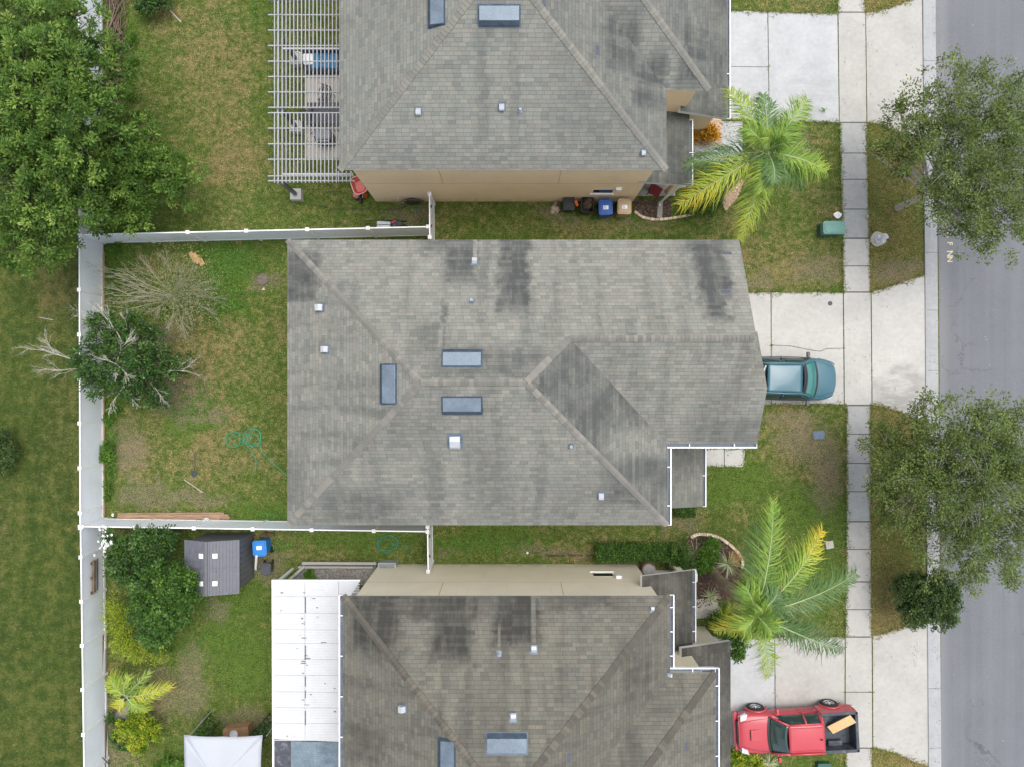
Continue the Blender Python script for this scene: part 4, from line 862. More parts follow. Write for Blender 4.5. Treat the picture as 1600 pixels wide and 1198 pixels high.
tree('leafy_bush', 'dark green bush at the end of the clipped hedge', 'shrub', P(1062, 870)[:2], .4, [(1060, 862, .8, .5), (1066, 882, .9, .5), (1058, 893, .7, .35)], 190, 24, .09, L_hedge, G['bark'], clump=.16, trunk_r=.03)
tree('leafy_bush', 'bright green plant in the curved stone bed at the foot of the leaning palm trunk', 'shrub', P(1105, 872)[:2], .3, [(1105, 868, .9, .4), (1100, 880, .8, .35), (1112, 852, .6, .3)], 130, 20, .14, L_weed, G['bark'], clump=.2, trunk_r=.02)
tree('leafy_bush', 'green shrub beneath the yellow frond beside the tan house porch', 'shrub', P(1110, 325)[:2], .3, [(1085, 325, .5, .45), (1108, 322, .6, .45), (1120, 315, .5, .3)], 170, 22, .08, L_hedge, G['bark'], clump=.16, trunk_r=.02)
tree('leafy_bush', 'green shrub with reddish leaves at the corner of the cream house garage roof', 'shrub', P(1146, 1000)[:2], .5, [(1152, 1000, 1.1, .45), (1152, 1020, 1.1, .38), (1150, 985, .9, .35), (1130, 985, .8, .4), (1118, 968, .6, .35)], 200, 22, .12, L_hedge, G['bark'], clump=.18, trunk_r=.03)
tree('croton', 'yellow and red croton plant in the gravel bed of the tan house', 'plant', P(1108, 208)[:2], .2, [(1112, 206, .5, .36), (1105, 212, .4, .25)], 80, 14, .17, L_red, G['bark'], clump=.2, trunk_r=.02, aspect=.3)
tree('croton', 'small red-leaved croton beside the porch gutter of the tan house', 'plant', P(1086, 213)[:2], .2, [(1086, 214, .4, .2)], 26, 14, .15, L_red, G['bark'], clump=.16, trunk_r=.02, aspect=.3)
tree('speckled_shrub', 'yellow speckled croton bush below the front of the red pickup', 'shrub', P(1162, 1190)[:2], .3, [(1160, 1190, .7, .45), (1180, 1195, .6, .4), (1150, 1185, .6, .3)], 170, 20, .1, L_yel, G['bark'], clump=.16, trunk_r=.02, aspect=.5, tint_sd=.22)
def grassy(name, label, px, py, h0, h1, R_, n, mat, cat='plant', wd=.03, droop=.35, petiole=0):
    b = P(px, py); t = thing(name, label, cat, b); mb = MB()
    for i in range(n):
        a = random.uniform(0, 6.283); L = R_*random.uniform(.55, 1.1); e = random.uniform(.2, 1.2); pts = []
        for k in range(5):
            f = k/4; pts.append(b+Vector((math.cos(a)*L*f*math.cos(e*(1-f*.5)), math.sin(a)*L*f*math.cos(e*(1-f*.5)), h0+h1*math.sin(e)*f-droop*L*f*f)))
        sd = Vector((-math.sin(a), math.cos(a), 0)); vs = []
        for k, p in enumerate(pts):
            w_ = wd*(1-abs(k/4-.35)*1.1); vs += [p-sd*w_/2, p+sd*w_/2]
        mb.add(vs, [(2*k, 2*k+1, 2*k+3, 2*k+2) for k in range(4)], 0, random.random())
    mb.build('blades', mat, t); return t
L_strap = M_leaf('leaf_strap', [(96, 108, 70), (140, 150, 106), (186, 192, 148), (206, 206, 170)], .2)
L_straw = M_leaf('leaf_straw', [(130, 96, 50), (176, 140, 84), (206, 178, 120)], .2)
grassy('strap_plant', 'pale strap-leaved plant at the left end of the curved stone bed', 1085, 862, .1, .5, .65, 60, L_strap)
grassy('strap_plant', 'pale grey-green strap plant beside the tan ornamental grass', 1136, 880, .1, .5, .75, 70, L_strap)
grassy('ornamental_grass', 'tan dry ornamental grass clump inside the curved stone bed', 1147, 870, .1, .35, .5, 160, L_straw, wd=.014)
grassy('strap_plant', 'spiky yellow-green strap plant beside the cream house walkway', 1128, 962, .1, .6, .95, 70, L_yel, wd=.04)
grassy('strap_plant', 'pale strap plant between the gutter and the palm trunk', 1108, 930, .1, .4, .55, 46, L_strap)
grassy('strap_plant', 'grey-green grassy plant below the red pickup windscreen', 1200, 1190, .1, .3, .6, 90, L_strap, wd=.02)
def frond(parent, org, end, n, leaf, mat, tint, arch=.5, wd=.036, droop=.45, twist=0, tip_tint=None, rach=.028, name='frond'):
    org = Vector(org); end = Vector(end); L = (end-org).length; mb = MB(); ctrl = org.lerp(end, .5)+Vector((0, 0, arch*L))
    def pt(f): return org*(1-f)**2+ctrl*2*f*(1-f)+end*f*f
    pts = [pt(i/12) for i in range(13)]; mb.tube(pts, [rach*(1-.8*i/12) for i in range(13)], 5, 1, .5)
    n = int(n*1.6)
    for i in range(n):
        f = .13+.87*(i+random.uniform(-.3, .3))/n; f = min(f, 1.0); p = pt(f); d = (pt(min(1, f+.02))-pt(max(0, f-.02))).normalized()
        sd = d.cross(Vector((0, 0, 1))); sd = sd.normalized() if sd.length > .05 else Vector((1, 0, 0)); upv = sd.cross(d)
        for s in (-1, 1):
            ll = leaf*1.34*(math.sin(min(1, f*1.05)*2.6+.35)*.75+.32)*random.uniform(.62, 1.15); ll = max(ll, leaf*.25)
            fw = .45+.5*f; dr = (sd*s*random.uniform(.7, 1)+d*fw*random.uniform(.4, 1.7)+upv*random.uniform(-.05, .4)).normalized()
            a = p; b = p+dr*ll*.5; c = p+dr*ll-Vector((0, 0, droop*ll*random.uniform(.4, 1.9)))+d*ll*.08
            w_ = wd*random.uniform(.7, 1.2); wv = dr.cross(upv).normalized()*w_*.5
            ti = tint+random.gauss(0, .1)+(0 if tip_tint is None else (tip_tint-tint)*max(0, f-.45)*1.8)
            mb.add([a-wv*.5, a+wv*.5, b+wv, b-wv, c], [(0, 1, 2, 3), (3, 2, 4)], 0, min(1, max(0, ti)))
    return mb.build(name, mat, parent)
L_palm = M_leaf('palm_leaf', [(48, 78, 34), (74, 108, 46), (104, 140, 58), (142, 168, 70), (190, 194, 74), (232, 176, 46)], .28, .6)
L_palmg = M_leaf('palm_leaf_silver', [(54, 80, 42), (82, 112, 62), (112, 142, 86), (152, 174, 122)], .25, .4)
G['rachis'] = simple('palm_rachis', (.32, .40, .22), .6, .15, 6); 
def palm(name, label, base, h, fr_list, crown_off=(0, 0), rt=.17):
    b = Vector((base[0], base[1], 0)); t = thing(name, label, 'palm tree', b); c = b+Vector((crown_off[0], crown_off[1], h))
    mb = MB(); k = 22
    for i in range(k):
        f0 = i/k; p0 = b.lerp(c, f0); p1 = b.lerp(c, (i+1)/k); r_ = rt*(1.15-.35*f0)
        mb.tube([p0, p1], [r_*1.04, r_*.96], 14, 0, random.uniform(.2, .8))
    mb.build('trunk', G['palm_trunk'], t)
    mb = MB(); mb.tube([c-Vector((0, 0, .1)), c+Vector((0, 0, .35)), c+Vector((0, 0, .7))], [rt*.75, rt*.6, rt*.25], 10); mb.build('crownshaft', L_palm, t)
    for (px, py, hh, n, leaf, mt, ti, arch, tt) in fr_list:
        frond(t, c+Vector((0, 0, .45)), P(px, py, hh), n, leaf, [mt, G['rachis']], ti, arch, tip_tint=tt)
    return t
palm('palm_tree', 'feathery palm with a yellowing frond in front of the tan house porch', P(1128, 300)[:2], 5.2,
     [(1138, 140, 4.6, 60, .62, L_palm, .62, .28, .7), (1192, 148, 5.2, 58, .6, L_palmg, .55, .22, .5), (1262, 155, 5.0, 60, .66, L_palm, .5, .26, .6), (1292, 268, 4.9, 64, .68, L_palm, .45, .24, .62), (1156, 376, 4.2, 62, .6, L_palm, .6, .25, .85),
      (1062, 322, 4.0, 66, .72, L_palm, .72, .25, .9), (1072, 258, 4.3, 60, .62, L_palmg, .5, .24, .6), (1225, 225, 6.6, 40, .55, L_palm, .45, .45, .5), (1210, 285, 6.3, 44, .6, L_palmg, .5, .42, .5), (1165, 200, 6.2, 40, .55, L_palm, .5, .4, .5), (1240, 200, 5.6, 46, .6, L_palm, .4, .3, .5), (1190, 300, 6, 44, .58, L_palm, .5, .4, .55), (1255, 290, 4.6, 50, .6, L_palmg, .42, .3, .5), (1198, 215, 6.8, 34, .5, L_palm, .6, .5, .6)])
palm('palm_tree', 'large feathery palm with an orange-tipped frond in front of the cream house', P(1110, 892)[:2], 5.6,
     [(1208, 782, 5.2, 66, .66, L_palm, .42, .22, .55), (1182, 822, 5.0, 62, .66, L_palmg, .55, .22, .5), (1285, 828, 4.4, 68, .74, L_palm, .5, .25, 1.25), (1338, 895, 4.6, 76, .78, L_palmg, .42, .2, .55), (1318, 1015, 4.0, 76, .72, L_palmg, .35, .22, .35),
      (1198, 1060, 4.0, 50, .55, L_palm, .6, .3, .8), (1205, 985, 6.6, 44, .58, L_palm, .5, .42, .5), (1160, 985, 6.2, 44, .6, L_palm, .55, .4, .6), (1165, 915, 6.4, 44, .6, L_palm, .48, .42, .5), (1215, 925, 6.2, 46, .62, L_palmg, .4, .4, .5), (1115, 985, 4.6, 44, .5, L_palm, .8, .3, .9), (1190, 950, 7.2, 34, .52, L_palm, .55, .5, .6), (1265, 985, 4.4, 56, .62, L_palmg, .35, .26, .4)], rt=.2)
palm('small_palm', 'small yellow-green palm by the rear fence of the bottom backyard', P(222, 1067)[:2], .9,
     [(172, 1055, 1.0, 40, .5, L_palm, .68, .35, .85), (183, 1108, .8, 38, .42, L_palm, .85, .35, 1.0), (232, 1110, .9, 38, .42, L_palm, .62, .35, .85), (268, 1072, .9, 38, .42, L_palm, .8, .35, 1.0), (200, 1055, 1.9, 24, .4, L_palm, .6, .4, .7), (236, 1048, 1.6, 20, .34, L_palm, .5, .4, .7)], rt=.06)
# brush pile
bp = MB()
for i in range(260):
    x = random.gauss(183, 7); y = random.uniform(-40, 165); a = R(90+random.gauss(0, 22)); L = random.uniform(.4, 1.6); z = random.uniform(.03, .4)
    c = P(x, y, 0); d = Vector((math.cos(a), math.sin(a), random.gauss(0, .12)))*L/2; c.z = z; r_ = random.uniform(.008, .03)
    bp.tube([c-d, c+Vector((random.uniform(-.06, .06), random.uniform(-.06, .06), .03)), c+d], [r_, r_*.8, r_*.4], 5, 0, random.random())
G['brush'] = M_tint('brushwood', [(66, 54, 44), (104, 88, 74), (146, 130, 112)])
tag(bp.build('brush_pile', G['brush']), 'long pile of cut brown branches inside the fence at the top left', 'brush pile')
# broad-leaved weeds spreading in the lawns
W_ = []
for (cx, cy, rx, ry, k) in [(362, 405, 46, 30, 2600), (340, 440, 30, 30, 1300), (360, 478, 28, 14, 700), (310, 640, 50, 22, 500), (182, 385, 16, 20, 400), (175, 700, 8, 60, 500), (420, 805, 30, 8, 500), (330, 990, 60, 50, 500), (300, 600, 60, 40, 350), (760, 848, 90, 12, 900), (1180, 745, 40, 30, 300), (205, 90, 10, 60, 500), (1230, 230, 40, 40, 150), (400, 30, 12, 40, 200), (450, 850, 40, 10, 300)]:
    cc = np.c_[rng.normal(cx, rx*.55, k//14+1), rng.normal(cy, ry*.55, k//14+1)]; ii = rng.integers(0, len(cc), k); W_.append(cc[ii]+rng.normal(0, 2.2, (k, 2)))
W_ = np.vstack(W_); W_ = W_[~((W_[:, 0] > 449) & (W_[:, 1] > 425) & (W_[:, 1] < 770))]; k = len(W_); q = np.c_[(W_[:, 0]-800)/PPM, -(W_[:, 1]-599)/PPM, rng.uniform(.04, .10, k)]; d_ = unit(k); d_[:, 2] *= .3; nn = unit(k)*.4+np.array([0, 0, 1]); nn -= d_*(nn*d_).sum(1)[:, None]; nn /= np.linalg.norm(nn, axis=1)[:, None]
tag(quads_mesh('weed_cover', q, d_, nn, rng.uniform(.05, .11, k), rng.uniform(.03, .07, k), np.clip(rng.normal(.5, .22, k), 0, 1), L_weed), 'bright green broad-leaved weeds spreading in the lawns', 'weeds', kind='stuff')
# litter: fallen leaves, chips and pale specks
k = 900; lx = np.r_[rng.uniform(170, 1300, 260), rng.uniform(1355, 1448, 160), rng.normal(1463, 5, 220), rng.uniform(1462, 1600, 160), rng.uniform(1310, 1360, 100)]; ly = rng.uniform(0, 1198, k)
kk = ~((lx > 449) & (lx < 1200) & (ly > 0) & ((ly < 318) | ((ly > 372) & (ly < 822)) | (ly > 880))); lx = lx[kk]; ly = ly[kk]; k = len(lx)
q = np.c_[(lx-800)/PPM, -(ly-599)/PPM, np.where(lx > 1440, .085, .07)]; q[(lx > 1470), 2] = .02; d_ = unit(k); d_[:, 2] *= .1; nn = unit(k)*.15+np.array([0, 0, 1]); nn -= d_*(nn*d_).sum(1)[:, None]; nn /= np.linalg.norm(nn, axis=1)[:, None]
tag(quads_mesh('leaf_litter', q, d_, nn, rng.uniform(.04, .09, k), rng.uniform(.025, .05, k), rng.random(k), M_leaf('litter', [(70, 52, 34), (110, 84, 52), (150, 124, 82), (214, 206, 190)], .0)), 'fallen leaves and pale specks scattered over lawn, kerb and road', 'leaf litter', kind='stuff')
# ---------------------------------------------------------------- grass blades over the lawn
def inpoly(x, y, poly):
    ins = np.zeros(len(x), bool); n = len(poly); j = n-1
    for i in range(n):
        xi, yi = poly[i]; xj, yj = poly[j]
        if yi != yj: ins ^= ((yi > y) != (yj > y)) & (x < (xj-xi)*(y-yi)/(yj-yi)+xi)
        j = i
    return ins
HOUSES = [[(588, -400), (588, 316), (990, 316), (1075, 316), (1075, 190), (1140, 190), (1140, -400)], [(522, 425), (522, 770), (990, 770), (990, 700), (1060, 700), (1105, 680), (1105, 425)], [(565, 882), (565, 1500), (1120, 1500), (1120, 980), (1040, 980), (1040, 880)]]
BEDS = [[(990, 314), (990, 332), (1005, 341), (1030, 345), (1048, 341), (1048, 314)], [(1082, 186), (1127, 186), (1127, 228), (1082, 228)], [(1128, 318), (1134, 330), (1152, 310), (1162, 282), (1150, 278), (1136, 292)], [(1075, 840), (1110, 836), (1140, 850), (1158, 875), (1150, 930), (1060, 960), (1045, 880)], [(478, 118), (528, 118), (528, 248), (478, 248)], [(455, 880), (570, 880), (570, 930), (455, 930)]]
N = 330000
gx = rng.uniform(-60, 1500, N); gy = rng.uniform(-60, 1258, N); keep = np.ones(N, bool)
jx = gx+rng.normal(0, 1.3, N); jy = gy+rng.normal(0, 1.3, N)
for pl in CONC+HOUSES+BEDS: keep &= ~inpoly(jx, jy, pl)
keep &= ~((gx > 1441) | ((gx > 1308+gy*.011+1) & (gx < 1351+gy*.011-1)))
for (cx, cy, rx, ry) in DIRT: keep &= ~(((((gx-cx)/rx)**2+((gy-cy)/ry)**2) < .8) & (rng.random(N) < .65))
gx = gx[keep]; gy = gy[keep]
ex = []; ey = []
for pl in CONC:      # ragged turf edges creeping over slab edges
    for (x0_, y0_), (x1_, y1_) in zip(pl, pl[1:]+pl[:1]):
        L_ = math.hypot(x1_-x0_, y1_-y0_)
        if L_ > 1400 or L_ < 1: continue
        k = int(L_*5); f = rng.random(k); o_ = rng.normal(0, 1, k)*(1.1+1.6*np.clip(np.sin(f*L_*.21)+np.sin(f*L_*.093+1), 0, 2)); nx_, ny_ = -(y1_-y0_)/L_, (x1_-x0_)/L_
        X_ = x0_+(x1_-x0_)*f; Y_ = y0_+(y1_-y0_)*f; bad = np.ones((2, k), bool)
        for si, sg in enumerate((8, -8)):
            b_ = np.zeros(k, bool)
            for q_ in CONC+HOUSES+BEDS: b_ |= inpoly(X_+nx_*sg, Y_+ny_*sg, q_)
            bad[si] = b_
        ok = ~(bad[0] & bad[1]); ex.append((X_+nx_*o_)[ok]); ey.append((Y_+ny_*o_)[ok])
gx = np.r_[gx, np.concatenate(ex)]; gy = np.r_[gy, np.concatenate(ey)]; n = len(gx); z_edge = np.r_[np.zeros(n-sum(map(len, ex))), np.full(sum(map(len, ex)), .02)]
X = (gx-800)/PPM; Y = -(gy-599)/PPM; a = rng.uniform(0, 2*np.pi, n); L = rng.uniform(.04, .11, n); W = rng.uniform(.014, .038, n); e = rng.uniform(.15, .95, n)
dx, dy = np.cos(a), np.sin(a); v = np.empty((n, 3, 3)); z0 = rng.uniform(.0, .03, n)+z_edge
v[:, 0] = np.c_[X-dy*W/2, Y+dx*W/2, z0]; v[:, 1] = np.c_[X+dy*W/2, Y-dx*W/2, z0]; v[:, 2] = np.c_[X+dx*L*np.cos(e), Y+dy*L*np.cos(e), z0+L*np.sin(e)+.01]
me = bpy.data.meshes.new('grass'); me.vertices.add(n*3); me.vertices.foreach_set('co', v.reshape(-1)); me.loops.add(n*3); me.loops.foreach_set('vertex_index', np.arange(n*3)); me.polygons.add(n)
me.polygons.foreach_set('loop_start', np.arange(0, n*3, 3)); me.polygons.foreach_set('loop_total', np.full(n, 3)); me.materials.append(G['blades']); me.update(calc_edges=True)
at = me.attributes.new('tint', 'FLOAT', 'FACE'); at.data.foreach_set('value', np.clip(rng.normal(.5, .22, n), 0, 1).astype('f'))
go = bpy.data.objects.new('grass', me); COL.objects.link(go); tag(go, 'short mown lawn grass', 'grass', kind='stuff')
# ---------------------------------------------------------------- vehicles (local x forward, y left, z up)
def carpaint(name, col, rough=.28):
    t = NT(name); p = t.n('ShaderNodeTexCoord').outputs['Object']
    d = t.noise(p, 5, 4, .6); c = t.mix(t.m('MULTIPLY', t.step(d, .45, .75), .18), col, tuple(v*.75+.05 for v in col))
    t.out(c, rough); t.b.inputs['Coat Weight'].default_value = .45; t.b.inputs['Coat Roughness'].default_value = .08; return t.mat
def loft(mb, stations, mi=0):
    """stations: (x, ring[(y,z)...]) half rings from the bottom centre round one side to the top centre, mirrored"""
    rings = []
    for x, half in stations:
        r_ = [(x+(q[2] if len(q) > 2 else 0), q[0], q[1]) for q in half]+[(x+(q[2] if len(q) > 2 else 0), -q[0], q[1]) for q in half[::-1] if abs(q[0]) > 1e-6]
        rings.append(r_)
    n = len(rings[0]); vs = [p for r_ in rings for p in r_]
    fs = [(i*n+k, i*n+(k+1) % n, (i+1)*n+(k+1) % n, (i+1)*n+k) for i in range(len(rings)-1) for k in range(n)]
    mb.add(vs, fs+[list(range(n)), list(range((len(rings)-1)*n, len(rings)*n))[::-1]], mi); return mb
def wheel(parent, x, y, r_=.33, wd=.22, spokes=5, hub=None):
    s = 1 if y > 0 else -1; o = MB()
    prof = [(r_*.62, -wd/2), (r_*.9, -wd/2), (r_, -wd*.36), (r_, wd*.36), (r_*.9, wd/2), (r_*.62, wd/2)]
    n = 28; vs = []
    for rr, yy in prof:
        for k in range(n): a = 2*math.pi*k/n; vs.append((x+rr*math.cos(a), y+yy, r_+rr*math.sin(a)))
    m = len(prof); o.add(vs, [(i*n+k, i*n+(k+1) % n, (i+1)*n+(k+1) % n, (i+1)*n+k) for i in range(m-1) for k in range(n)]+[((m-1)*n+k, (m-1)*n+(k+1) % n, (k+1) % n, k) for k in range(n)])
    w_ = thing('wheel', None, None, (0, 0, 0)); w_.parent = parent
    o.build('tyre', G['tyre'], w_, world=False, smooth=True)
    m_ = MB(); yo = y+s*wd*.40
    m_.tube([(x, yo-s*.10, r_), (x, yo-s*.085, r_)], [r_*.63]*2, 24, 1)
    m_.tube([(x, yo-s*.02, r_), (x, yo+s*.015, r_)], [r_*.17, r_*.14], 12)
    for k in range(spokes):
        a = 2*math.pi*k/spokes+.3; m_.bar((x, yo-s*.012, r_), (x+r_*.6*math.cos(a), yo+s*.0, r_+r_*.6*math.sin(a)), .03, .075)
    rg = [(x+r_*.60*math.cos(2*math.pi*k/24), yo, r_+r_*.60*math.sin(2*math.pi*k/24)) for k in range(25)]; m_.tube(rg, .018, 6, cap=False)
    m_.build('rim', [G['rim'], G['black']], w_, world=False, smooth=False); return w_
G['carglass'] = NT('car_glass').out((.02, .045, .045), .04, Specular_IOR_Level=1.0)
G['wind_teal'] = NT('windscreen_teal').out((.03, .16, .15), .05, Specular_IOR_Level=1.0)
G['lamp'] = NT('lamp_lens').out((.55, .58, .6), .1); G['tail'] = NT('tail_lens').out((.35, .02, .02), .15)
def sedan():
    t = thing('parked_car', 'teal sedan parked nose to the street, its boot hidden under the middle house gable', 'car', (12.30, .22, .03), R(-1.2)); t.scale = (1.0, 1.09, 1.0); pc = carpaint('teal_paint', (.04, .125, .165), .4)
    def st(x, w_, zb, zs, ze, dx=0): return (x, [(0, .2), (w_*.88, .2), (w_*.985, .32), (w_, zs), (w_*.985, ze-.09), (w_*.90, ze-.015), (w_*.5, ze+zb*.6), (0, ze+zb)])
    S = [(2.30, .30, .02, .45, .58), (2.26, .48, .02, .46, .63), (2.17, .64, .025, .48, .69), (2.0, .765, .035, .5, .76), (1.75, .84, .045, .52, .82), (1.4, .865, .05, .55, .875), (1.05, .87, .05, .56, .91), (.4, .875, .04, .58, .93), (-.5, .875, .04, .58, .94), (-1.3, .87, .04, .58, .95), (-1.8, .86, .04, .58, .965), (-2.15, .80, .03, .56, .93), (-2.3, .66, .02, .5, .8)]
    mb = MB(); loft(mb, [st(*s_) for s_ in S]); mb.build('body', pc, t, world=False, smooth=True, sub=1)
    zr = 1.40; A1 = (.50, .58, 1.35); A2 = (.50, -.58, 1.35); B1 = (-1.05, .56, 1.36); B2 = (-1.05, -.56, 1.36)
    W1 = (1.18, .75, .93); W2 = (1.18, -.75, .93); T1 = (-1.72, .66, .99); T2 = (-1.72, -.66, .99)
    MB().patch(B1, B2, A2, A1, (0, 0, .055), (0, 0, 0), 12, 12).build('roof', pc, t, world=False, smooth=True, solid=.04)
    MB().patch(A1, A2, W2, W1, (.03, 0, .05), (.13, 0, .01), 12, 8).build('windscreen', G['wind_teal'], t, world=False, smooth=True, solid=.02)
    dsh = MB(); dsh.patch((1.05, .75, .965), (1.05, -.75, .965), (1.22, -.72, .925), (1.22, .72, .925), (0, 0, .01), (.14, 0, .03), 12, 2); dsh.build('wiper_cowl', G['black'], t, world=False, solid=.02)
    hd = MB(); hd.patch((.46, .60, 1.352), (.46, -.60, 1.352), (.64, -.635, 1.265), (.64, .635, 1.265), (0, 0, .01), (.10, 0, .06), 12, 3); hd.build('windscreen_seal', G['black'], t, world=False, solid=.012)
    MB().patch(B2, B1, T1, T2, (-.03, 0, .05), (-.12, 0, 0), 12, 8).build('rear_window', G['carglass'], t, world=False, smooth=True, solid=.02)
    for s in (1, -1):
        MB().patch((.44, s*.60, 1.33), (-.28, s*.605, 1.345), (-.3, s*.845, .95), (.98, s*.83, .95), (0, s*.03, 0), (0, 0, .01), 6, 5).build('side_window', G['carglass'], t, world=False, smooth=True, solid=.01)
        MB().patch((-.33, s*.605, 1.345), (-1.0, s*.59, 1.33), (-1.42, s*.80, .98), (-.35, s*.845, .95), (0, s*.03, 0), (0, 0, .01), 6, 5).build('side_window', G['carglass'], t, world=False, smooth=True, solid=.01)
        p_ = MB(); q = [(1.16, s*.75, .93), (.82, s*.68, 1.14), (.48, s*.595, 1.36), (-.3, s*.60, 1.375), (-1.05, s*.575, 1.37), (-1.4, s*.65, 1.17), (-1.75, s*.69, 1.0)]; p_.tube(q, .035, 6); p_.tube([(-.31, s*.6, 1.36), (-.325, s*.85, .95)], .03, 5); p_.build('pillar', pc, t, world=False, smooth=True)
        b = MB(); b.tube([(1.02, s*.86, .935), (-.3, s*.882, .95), (-1.45, s*.84, .98)], .014, 5); b.build('trim', G['black'], t, world=False)
        mr = MB(); mr.prism(rounded(.86, s*.99, .13, .22, .05), .93, 1.07); mr.bar((.88, s*.83, .97), (.86, s*.92, .98), .06, .04); mr.build('side_mirror', pc, t, world=False, bevel=.02).data.materials[0] = G['darkgrey']
        hl = MB(); hl.patch((2.16, s*.66, .70), (1.9, s*.80, .76), (2.02, s*.79, .58), (2.24, s*.56, .60), (.02, s*.03, .02), (0, 0, 0), 4, 4); hl.build('headlight', G['lamp'], t, world=False, solid=.02)
        tl = MB(); tl.box((-2.2, s*.66, .8), (.12, .26, .14)); tl.build('tail_light', G['tail'], t, world=False, bevel=.03)
        c_ = MB(); c_.tube([(1.2, s*.70, .955), (1.6, s*.66, .905), (2.05, s*.50, .80)], .006, 4); c_.build('bonnet_seam', G['black'], t, world=False)
        for x_ in (1.42, -1.35): wheel(t, x_, s*.765, .31, .19)
        wp = MB(); wp.tube([(1.17, s*.25+.1, .965), (1.0, s*.25-.3, 1.0)], .008, 4); wp.build('wiper', G['black'], t, world=False)
    mr = MB(); mr.box((.52, 0, 1.27), (.03, .2, .06)); mr.build('mirror', G['black'], t, world=False); return t
sedan()
def pickup():
    cx = (P(1150, 1146, .9)+P(1342, 1139, 1.2))/2
    t = thing('pickup_truck', 'red crew-cab pickup with an open black-lined bed, parked nose to the cream house', 'pickup truck', (cx.x+.02, cx.y-.02, .03), R(183.0)); pc = carpaint('red_paint', (.44, .045, .062), .45)
    def st(x, w_, zs, ze, crown, cut=0): return (x, [(0, .38), (w_*.86, .38), (w_*.96, .48), (w_, zs), (w_*.985, ze-.12), (w_*.90, ze-.02), (w_*.5, ze+crown*.7), (0, ze+crown)])
    S = [(2.58, .68, .72, .90, .02), (2.52, .80, .74, .98, .025), (2.35, .88, .76, 1.03, .035), (2.0, .91, .78, 1.06, .04), (1.5, .90, .8, 1.10, .05), (1.1, .90, .8, 1.13, .04), (.9, .90, .8, 1.13, .02), (-.95, .90, .8, 1.13, .02)]
    mb = MB(); loft(mb, [st(*s_) for s_ in S]); mb.build('body', pc, t, world=False, smooth=True, sub=1)
    # bed
    b = MB(); zt = 1.26
    for s in (1, -1): 
        b.prism([(-.97, s*.90), (-2.55, s*.88), (-2.55, s*.80), (-.97, s*.80)], .48, zt)
    b.prism([(-2.50, -.88), (-2.60, -.88), (-2.60, .88), (-2.50, .88)], .50, zt); b.prism([(-.95, -.8), (-1.02, -.8), (-1.02, .8), (-.95, .8)], .5, zt)
    b.build('bed', pc, t, world=False, bevel=.02)
    b = MB(); b.box((-1.76, 0, .62), (1.5, 1.58, .06))
    for k in range(13): b.box((-1.76, -.72+.12*k, .655), (1.46, .05, .02))
    for s in (1, -1): b.box((-1.76, s*.785, .95), (1.5, .03, .64)); b.prism(rounded(-1.72, s*.67, .62, .22, .06), .6, .86); b.box((-1.78, s*.845, zt+.008), (1.6, .11, .025))
    b.box((-2.49, 0, .95), (.03, 1.56, .64)); b.box((-1.03, 0, .95), (.03, 1.56, .64)); b.box((-2.55, 0, zt+.008), (.11, 1.76, .025))
    b.build('bed_liner', simple('bed_liner', (.045, .055, .07), .45, .3, 5, dirt=.5, dirtcol=(.2, .2, .19)), t, world=False, bevel=.008)
    A1 = (.62, .62, 1.66); A2 = (.62, -.62, 1.66); B1 = (-.93, .62, 1.68); B2 = (-.93, -.62, 1.68); W1 = (1.22, .76, 1.15); W2 = (1.22, -.76, 1.15)
    MB().patch(B1, B2, A2, A1, (0, 0, .05), (0, 0, 0), 12, 12).build('roof', pc, t, world=False, smooth=True, solid=.05)
    MB().patch(A1, A2, W2, W1, (.02, 0, .03), (.10, 0, .01), 12, 8).build('windscreen', G['carglass'], t, world=False, smooth=True, solid=.02)
    c = MB(); c.patch((1.16, .78, 1.145), (1.16, -.78, 1.145), (1.30, -.78, 1.135), (1.30, .78, 1.135), (0, 0, .01), (.10, 0, .03), 10, 2); c.build('wiper_cowl', G['black'], t, world=False, solid=.02)
    MB().patch((-.955, .58, 1.62), (-.955, -.58, 1.62), (-.965, -.68, 1.2), (-.965, .68, 1.2), (-.01, 0, 0), (0, 0, 0), 6, 4).build('rear_window', G['carglass'], t, world=False, solid=.02)
    for s in (1, -1):
        MB().patch((.56, s*.645, 1.62), (-.12, s*.65, 1.64), (-.16, s*.86, 1.17), (1.0, s*.85, 1.17), (0, s*.02, 0), (0, 0, 0), 5, 5).build('side_window', G['carglass'], t, world=False, solid=.012)
        MB().patch((-.20, s*.65, 1.64), (-.80, s*.65, 1.62), (-.84, s*.86, 1.17), (-.24, s*.86, 1.17), (0, s*.02, 0), (0, 0, 0), 5, 5).build('side_window', G['carglass'], t, world=False, solid=.012)
        p_ = MB()
        p_.tube([(1.25, s*.80, 1.14), (.95, s*.73, 1.40), (.60, s*.635, 1.665)], .045, 6); p_.tube([(.62, s*.635, 1.66), (-.2, s*.645, 1.69), (-.93, s*.64, 1.68)], .045, 6)
        p_.tube([(-.16, s*.655, 1.66), (-.2, s*.87, 1.14)], .05, 6)
        p_.add([(-.80, s*.655, 1.68), (-.97, s*.64, 1.68), (-.97, s*.88, 1.13), (-.84, s*.88, 1.13)], [(0, 1, 2, 3)]); p_.bar((-.97, s*.62, 1.4), (-.97, s*.76, 1.15), .03, .3); p_.tube([(-.88, s*.645, 1.67), (-.90, s*.875, 1.14)], .06, 6)
        p_.build('pillar', pc, t, world=False, smooth=True)
        for x_ in (1.62, -1.72):
            f = MB(); arc = [(x_+.46*math.cos(R(a)), s*.905, .40+.46*math.sin(R(a))) for a in range(0, 181, 15)]; f.tube(arc, .05, 6); f.build('wheel_arch', pc, t, world=False, smooth=True)
